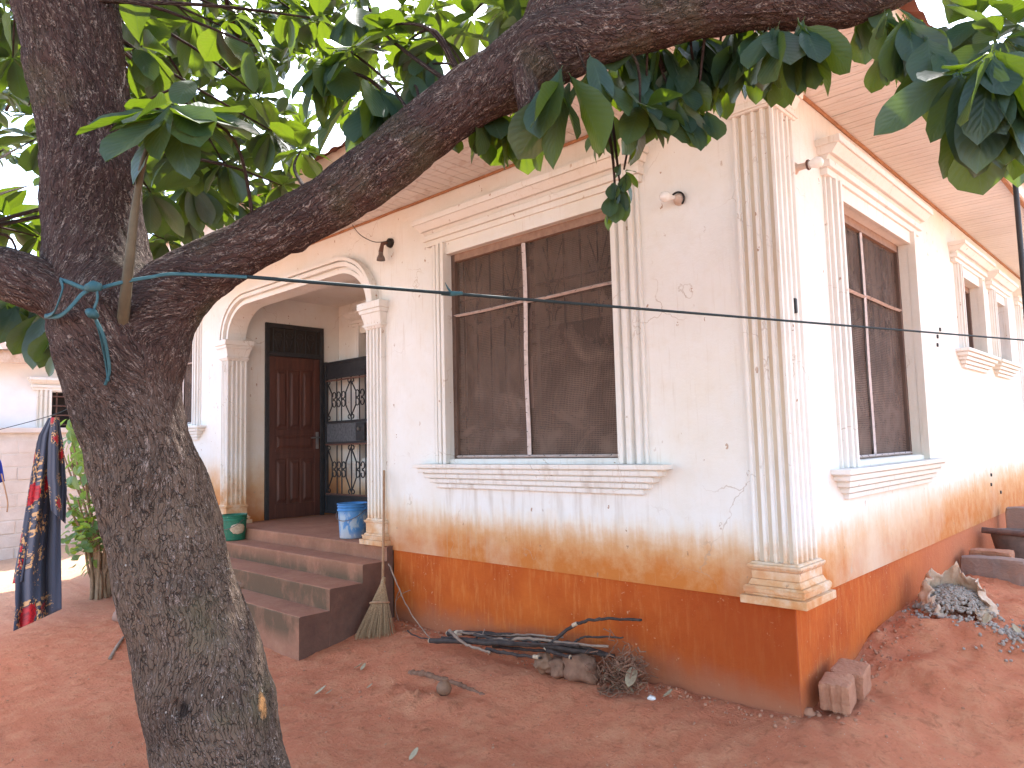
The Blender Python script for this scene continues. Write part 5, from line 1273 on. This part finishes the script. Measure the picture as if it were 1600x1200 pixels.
for k in range(240):
    q = px_y(rs.gauss(968, 20), rs.gauss(1055, 17), rs.uniform(-.3, -.06)); q.z = max(q.z, gz(q.x, q.y)); P_ = [q]
    for j in range(3): P_.append(P_[-1]+V((rs.uniform(-.06,.06), rs.uniform(-.05,.05), rs.uniform(-.05,.05))))
    for p in P_: p.z = max(p.z, gz(p.x, p.y)+.004)
    mb.tube(P_, rs.uniform(.0018, .005), 4, cap=False)
mb.build('fibres', M['debris'], dv, kind='stuff')
mb = MB()
for k in range(80):
    q = px_y(rs.gauss(968, 24), rs.gauss(1062, 14), rs.uniform(-.3, -.06)); q.z = max(q.z, gz(q.x, q.y)+.01); s_ = rs.uniform(.012, .035)
    a = V((rs.uniform(-1,1), rs.uniform(-1,1), rs.uniform(-1,1))).normalized(); b = a.cross(V((0,0,1))).normalized(); mb.add([q, q+a*s_+b*s_*.4, q+a*s_*2, q+a*s_-b*s_*.4], [(0,1,2,3)])
mb.build('shreds', M['dead_leaf'], dv, recalc=False, kind='stuff')
def dry_leaf(p, L, ang, label, mat='dead_leaf', tilt=.2, curl=.35, w=.22, group='dry leaves lying on the red soil'):
    me = leaf_mesh('dry_leaf', w, -curl, .35, M[mat], .5, 6); o = bpy.data.objects.new('dry_leaf', me); scene.collection.objects.link(o)
    p = V(p); d = V((math.cos(ang), math.sin(ang), tilt)).normalized(); z = V((0,0,1)); z = (z-d*d.z).normalized(); x = d.cross(z)
    o.matrix_basis = Matrix.Translation(p+V((0,0,.012))) @ Matrix(((x.x,d.x,z.x),(x.y,d.y,z.y),(x.z,d.z,z.z))).to_4x4() @ Matrix.Scale(L, 4)
    so = o.modifiers.new('t', 'SOLIDIFY'); so.thickness = .02; so.offset = 0
    return tag(o, label, 'leaf', group)
def ongr(px, py):
    z = -.15
    for _ in range(12): q = px_z(px, py, z); z = gz(q.x, q.y)
    return px_z(px, py, z)
dry_leaf(px_y(992, 1040, -.24), .16, -1.4, 'upright torn brown leaf standing at the right of the debris', 'dead_leaf', -1.6, .2, .25)
for (a, b, L, an, lb, m) in ((553,1046,.085,-.3,'curled pale leaf in front of the lowest step, left of a pair','pale_leaf'), (563,1050,.075,1.2,'curled pale leaf in front of the lowest step, right of a pair','pale_leaf'), (490,1088,.10,.5,'long curled leaf lying near the tree trunk','pale_leaf'), (508,1087,.06,.2,'small pale leaf beside the long curled one near the trunk','pale_leaf'),
     (572,1078,.055,.5,'tiny pale leaf scrap between the lowest step and the gourd','pale_leaf'), (638,1192,.09,1.0,'narrow pale leaf at the bottom edge of the photo','pale_leaf'), (850,1052,.075,.1,'pale leaf below the husk at the stick pile','pale_leaf'), (905,1058,.05,.8,'pale leaf scrap in front of the large clod','pale_leaf'), (1035,1092,.08,.3,'yellowish leaf lying right of the debris','pale_leaf'), (935,1048,.09,1.5,'brown leaf leaning on the right side of the large clod','dead_leaf'),
     (1540,1008,.12,.8,'curled pale leaf left of the scattered gravel','pale_leaf'), (1597,1018,.10,1.5,'pale leaf at the right edge below the gravel','pale_leaf'), (1345,1040,.05,.9,'small dry leaf on the slope behind the broken blocks','dead_leaf')):
    q = ongr(a, b); dry_leaf((q.x, q.y, gz(q.x, q.y)), L, an+.7, lb, m)
q = ongr(1018, 1093); blob('litter_scrap', 'crumpled white scrap on the soil right of the debris', 'litter', (q.x, q.y, gz(q.x,q.y)+.01), (.03,.022,.018), 'white_bit', 2, .5, 2)
q = ongr(922, 1068); blob('litter_scrap', 'small white scrap in front of the clod and debris', 'litter', (q.x, q.y, gz(q.x,q.y)+.01), (.022,.015,.012), 'white_bit', 4, .5, 2)

# gourd, stone, stick on the ground, item on the step
q = ongr(693, 1085); q.z = gz(q.x, q.y)
gd = thing('gourd', 'small round brown gourd with stubby neck lying on the soil', 'gourd', tuple(q))
mb = MB(); mb.lathe([(.001,0),(.03,.004),(.05,.025),(.055,.05),(.047,.075),(.03,.093),(.021,.10),(.026,.112),(.027,.12),(.012,.122),(.001,.12)], q+V((0,0,-.004)), 24, Matrix.Rotation(.12, 4, 'Y')); mb.build('body', M['clay'], gd, True)
q = ongr(197, 968); blob('stone', 'rounded pinkish stone half hidden behind the trunk', 'stone', (q.x, q.y, gz(q.x,q.y)+.05), (.17, .12, .10), 'stone', 6, .2)
q0, q1 = ongr(172, 1030), ongr(193, 998)
t = thing('ground_stick', 'short bare stick lying on the open ground left of the trunk', 'stick', tuple(q0)); mb = MB(); mb.tube([V((q0.x,q0.y,gz(q0.x,q0.y)+.012)), V(((q0.x+q1.x)/2,(q0.y+q1.y)/2,gz((q0.x+q1.x)/2,(q0.y+q1.y)/2)+.02)), V((q1.x,q1.y,gz(q1.x,q1.y)+.014))], [.016,.017,.012], 8); mb.build('shaft', M['stick_pale'], t, True)
q = px_z(378, 918, .165); blob('clay_sherd', 'reddish brown sherd lying on the lowest step beside the trunk', 'sherd', (q.x, q.y, .195), (.09, .06, .035), 'clay', 9, .35)
q = ongr(1184, 1106); pg = thing('marker_peg', 'little wooden peg with blue tip stuck beside the plinth corner', 'peg', (q.x, q.y, q.z)); pt = px_y(1177, 1078, q.y+.03)
mb = MB(); pb = V((q.x, q.y, gz(q.x,q.y)-.03)); tp = V((q.x-.02, q.y+.03, gz(q.x,q.y)+.085)); mb.tube([pb, tp], .009, 6); mb.build('shaft', M['pole_wood'], pg); mb = MB(); mb.tube([tp, tp+(tp-pb).normalized()*.035], [.011,.010], 8); mb.build('tip', M['blue_cap'], pg)

# broken blocks at the corner
def rough_box(name, mat, a, b, M4, seed, label, cat='block', cuts=5, amp=.012, group=None, grooves=()):
    bm = bmesh.new(); bmesh.ops.create_cube(bm, size=1); bmesh.ops.subdivide_edges(bm, edges=bm.edges, cuts=cuts, use_grid_fill=True)
    s_ = V(b)-V(a); ce = (V(b)+V(a))/2
    for v in bm.verts:
        u_ = v.co*2; rr = max(abs(u_.x), abs(u_.y), abs(u_.z)); n_ = sum(1 for q in u_ if abs(q) > .97)
        k = {1: 1, 2: .965, 3: .92}.get(n_, 1); co = V((v.co.x*s_.x*k, v.co.y*s_.y*k, v.co.z*s_.z*k))+ce
        co += V((noise.noise(co*9+V((seed,0,0))), noise.noise(co*9+V((0,seed,0))), noise.noise(co*9+V((0,0,seed)))))*amp
        for (gy, gw, gd_) in grooves:
            if abs(v.co.y+.5) < .02 and abs(co.x-gy) < gw: co.y += gd_*(1-abs(co.x-gy)/gw)
        v.co = co
    me = bpy.data.meshes.new(name); bm.to_mesh(me); bm.free(); me.materials.append(M[mat]); me.polygons.foreach_set('use_smooth', [False]*len(me.polygons))
    o = bpy.data.objects.new(name, me); scene.collection.objects.link(o); o.matrix_basis = M4
    return tag(o, label, cat, group)
q = ongr(1300, 1112)
Mb = Matrix.Translation((.06, .12, gz(.15, .2)+.01)) @ Matrix.Rotation(R_(8), 4, 'Z') @ Matrix.Rotation(R_(8), 4, 'X')
rough_box('broken_block', 'block', (0, 0, 0), (.17, .19, .165), Mb, 3, 'nearer half of a broken soil block with worn grooves at the house corner', cuts=11, amp=.010, grooves=((.05, .02, .022), (.105, .02, .022)))
rough_box('broken_block', 'block', (.015, .205, .0), (.20, .41, .165), Mb @ Matrix.Rotation(R_(-3), 4, 'Z'), 7, 'farther half of the broken soil block, behind the grooved piece', cuts=9, amp=.010)
q = ongr(1263, 1118); blob('stone', 'small soil-coloured stone at the foot of the house corner', 'stone', (q.x, q.y, gz(q.x,q.y)+.015), (.04,.035,.03), 'block', 12, .4, 2)

# sack of gravel ------------------------------------------------------------
sq = V((.34, 2.2, gz(.34, 2.2)))
sk = thing('gravel_sack', 'torn pale sack spilling grey gravel against the side wall', 'sack', tuple(sq))
fd = V((.35, -.94, 0)).normalized(); sdv = V((fd.y*-1, fd.x, 0))   # the open mouth faces fd
mb = MB(); nu, nv = 64, 12
for j in range(nv+1):
    t = j/nv
    for i in range(nu+1):
        th = R_(-158)+R_(316)*i/nu
        top = .05+.27*max(0, math.cos(th*.5))**1.6*(1+.35*noise.noise((i*.16, 3, 1)))+.05*noise.noise((i*.5, 1, 9))
        rr = .245+.03*noise.noise((i*.2, t*2, 4))-.07*t*t+.025*math.sin(i*.9)*t+.03*noise.noise((i*.8, t*5, 6))
        d = -fd*math.cos(th)+sdv*math.sin(th)*1.02
        p = sq+d*rr*(1+.25*(abs(th) > 2.2)*t)+V((0, 0, -.03+top*t)); p.x = max(p.x, .015+.01*t)
        mb.v.append(tuple(p))
n1 = nu+1; mb.f = [(j*n1+i, j*n1+i+1, (j+1)*n1+i+1, (j+1)*n1+i) for j in range(nv) for i in range(nu)]; mb.mi = [0]*len(mb.f)
o = mb.build('sack_cloth', M['sack'], sk, True, False); so = o.modifiers.new('t', 'SOLIDIFY'); so.thickness = .006; so.offset = 1
def stones(mb, pts, rs):
    for p, s_ in pts:
        bm = bmesh.new(); bmesh.ops.create_icosphere(bm, subdivisions=1, radius=1)
        sx = V((rs.uniform(.7,1.3), rs.uniform(.7,1.3), rs.uniform(.5,1))); Rm = Matrix.Rotation(rs.uniform(0,6.28), 3, V((rs.random(), rs.random(), rs.random()+.1)))
        vs_ = [V(p)+Rm @ V((v.co.x*sx.x, v.co.y*sx.y, v.co.z*sx.z))*s_*rs.uniform(.75,1.1) for v in bm.verts]; fs_ = [tuple(v.index for v in f.verts) for f in bm.faces]; bm.free(); mb.add(vs_, fs_)
rs = random.Random(31); pts = []
for k in range(720):
    a = rs.uniform(0, 6.283); r = .23*math.sqrt(rs.random()); p = sq+V((math.cos(a), math.sin(a), 0))*r
    if rs.random() < .42: p += fd*abs(rs.gauss(.08, .10))+sdv*rs.gauss(-.05, .08)
    dd = (p-sq); u_ = dd.dot(fd); h = max(0, .17*(1-((u_+.12)/.42)**2)) if -.3 < u_ < .30 else 0; h *= max(0, 1-(dd.dot(sdv)/.30)**2)
    p.z = max(gz(p.x, p.y), sq.z-.02+h)+rs.uniform(0, .012)
    if p.x < .03: continue
    pts.append((p, rs.uniform(.010, .021)))
mb = MB(); stones(mb, pts, rs); mb.build('gravel', M['gravel'], sk, recalc=False, kind='stuff')
gs = MB(); pts = []
for k in range(330):
    q = ongr(min(1700, rs.gauss(1595, 34)), rs.gauss(1004, 16)); q.z = gz(q.x, q.y)+rs.uniform(0, .012); pts.append((q, rs.uniform(.008, .018)))
stones(gs, pts, rs); o = gs.build('scattered_gravel', M['gravel'], None, recalc=False, kind='stuff'); o['label'] = 'grey gravel scattered on the slope at the right edge'; o['category'] = 'gravel'
pb = MB(); pts = []
for k in range(900):
    q = V((rs.uniform(-6, 1.8), rs.uniform(-3.4, 3.4), 0))
    if q.x < 0 and q.y > -.03: continue
    if -7.7 < q.x < -3.85 and q.y > -1.03: continue
    q.z = gz(q.x, q.y)+.001; pts.append((q, rs.choice((.003, .004, .004, .006, .010))))
for k in range(500):
    side = rs.random() < .5
    q = V((rs.uniform(-3.8, 0), -abs(rs.gauss(0, .09))-.02, 0)) if side else V((abs(rs.gauss(0, .12))+.02, rs.uniform(0, 4), 0))
    q.z = gz(q.x, q.y)+.002; pts.append((q, rs.uniform(.004, .016)))
stones(pb, pts, rs); o = pb.build('soil_crumbs', M['block'], None, recalc=False, kind='stuff'); o['label'] = 'loose soil crumbs and grit strewn over the red ground'; o['category'] = 'soil crumbs'
pc = MB()
for k in range(420):
    q = V((rs.uniform(-5, 1.5), rs.uniform(-3.2, 1.0), 0))
    if (q.x < 0.03 and q.y > -.03) or (-7.7 < q.x < -3.85 and q.y > -1.03): continue
    q.z = gz(q.x, q.y)+.006; a = rs.uniform(0, 6.28); s_ = rs.uniform(.004, .011); d = V((math.cos(a), math.sin(a), rs.uniform(-.2,.4)))*s_; e = V((-math.sin(a), math.cos(a), 0))*s_*.45
    pc.add([q-d, q+e, q+d, q-e], [(0,1,2,3)])
o = pc.build('leaf_flecks', M['pale_leaf'], None, recalc=False, kind='stuff'); o['label'] = 'tiny pale flecks of dry leaf strewn over the soil'; o['category'] = 'leaf flecks'

# slabs, tub and rail at the right edge ---------------------------------------
zs_ = gz(.25, 3.9)
rough_box('cement_slab', 'grey_block', (.04, 3.78, zs_-.06), (.57, 4.0, zs_+.20), Matrix.Identity(4), 4, 'grey weathered cement block lying beyond the gravel sack', 'block', 7, .012)
rough_box('cement_slab', 'block', (.06, 4.05, zs_), (.42, 4.25, zs_+.235), Matrix.Identity(4), 5, 'pinkish block edge just behind the grey cement block', 'block', 7, .010)
q = px_x(1590, 845, .30)
tub = thing('metal_tub', 'dull metal tub with a bar across it near the right edge', 'tub', (.32, 5.0, gz(.32, 5.0)))
zt = .42
mb = MB(); mb.lathe([(.001,-.28),(.15,-.28),(.18,-.25),(.235,0),(.245,.0),(.245,-.012),(.19,-.262),(.15,-.292),(.001,-.292)], (.33, 5.0, zt+.13), 28); mb.build('bowl', M['metal_dark'], tub, True)
mb = MB(); mb.tube([(.06, 4.74, zt+.15), (1.0, 4.80, zt+.09)], .032, 12); mb.build('bar', M['rust_iron'], tub)
mb = MB(); mb.box((.10, 4.85, gz(.3,5)-.05), (.55, 5.15, zt-.155)); mb.build('support', M['grey_block'], tub, bevel=.01)
rough_box('timber_offcut', 'grey_block', (.08, 5.9, .30), (.75, 6.1, .72), Matrix.Identity(4), 9, 'brown timber offcut standing behind the metal tub', 'timber', 5, .008)
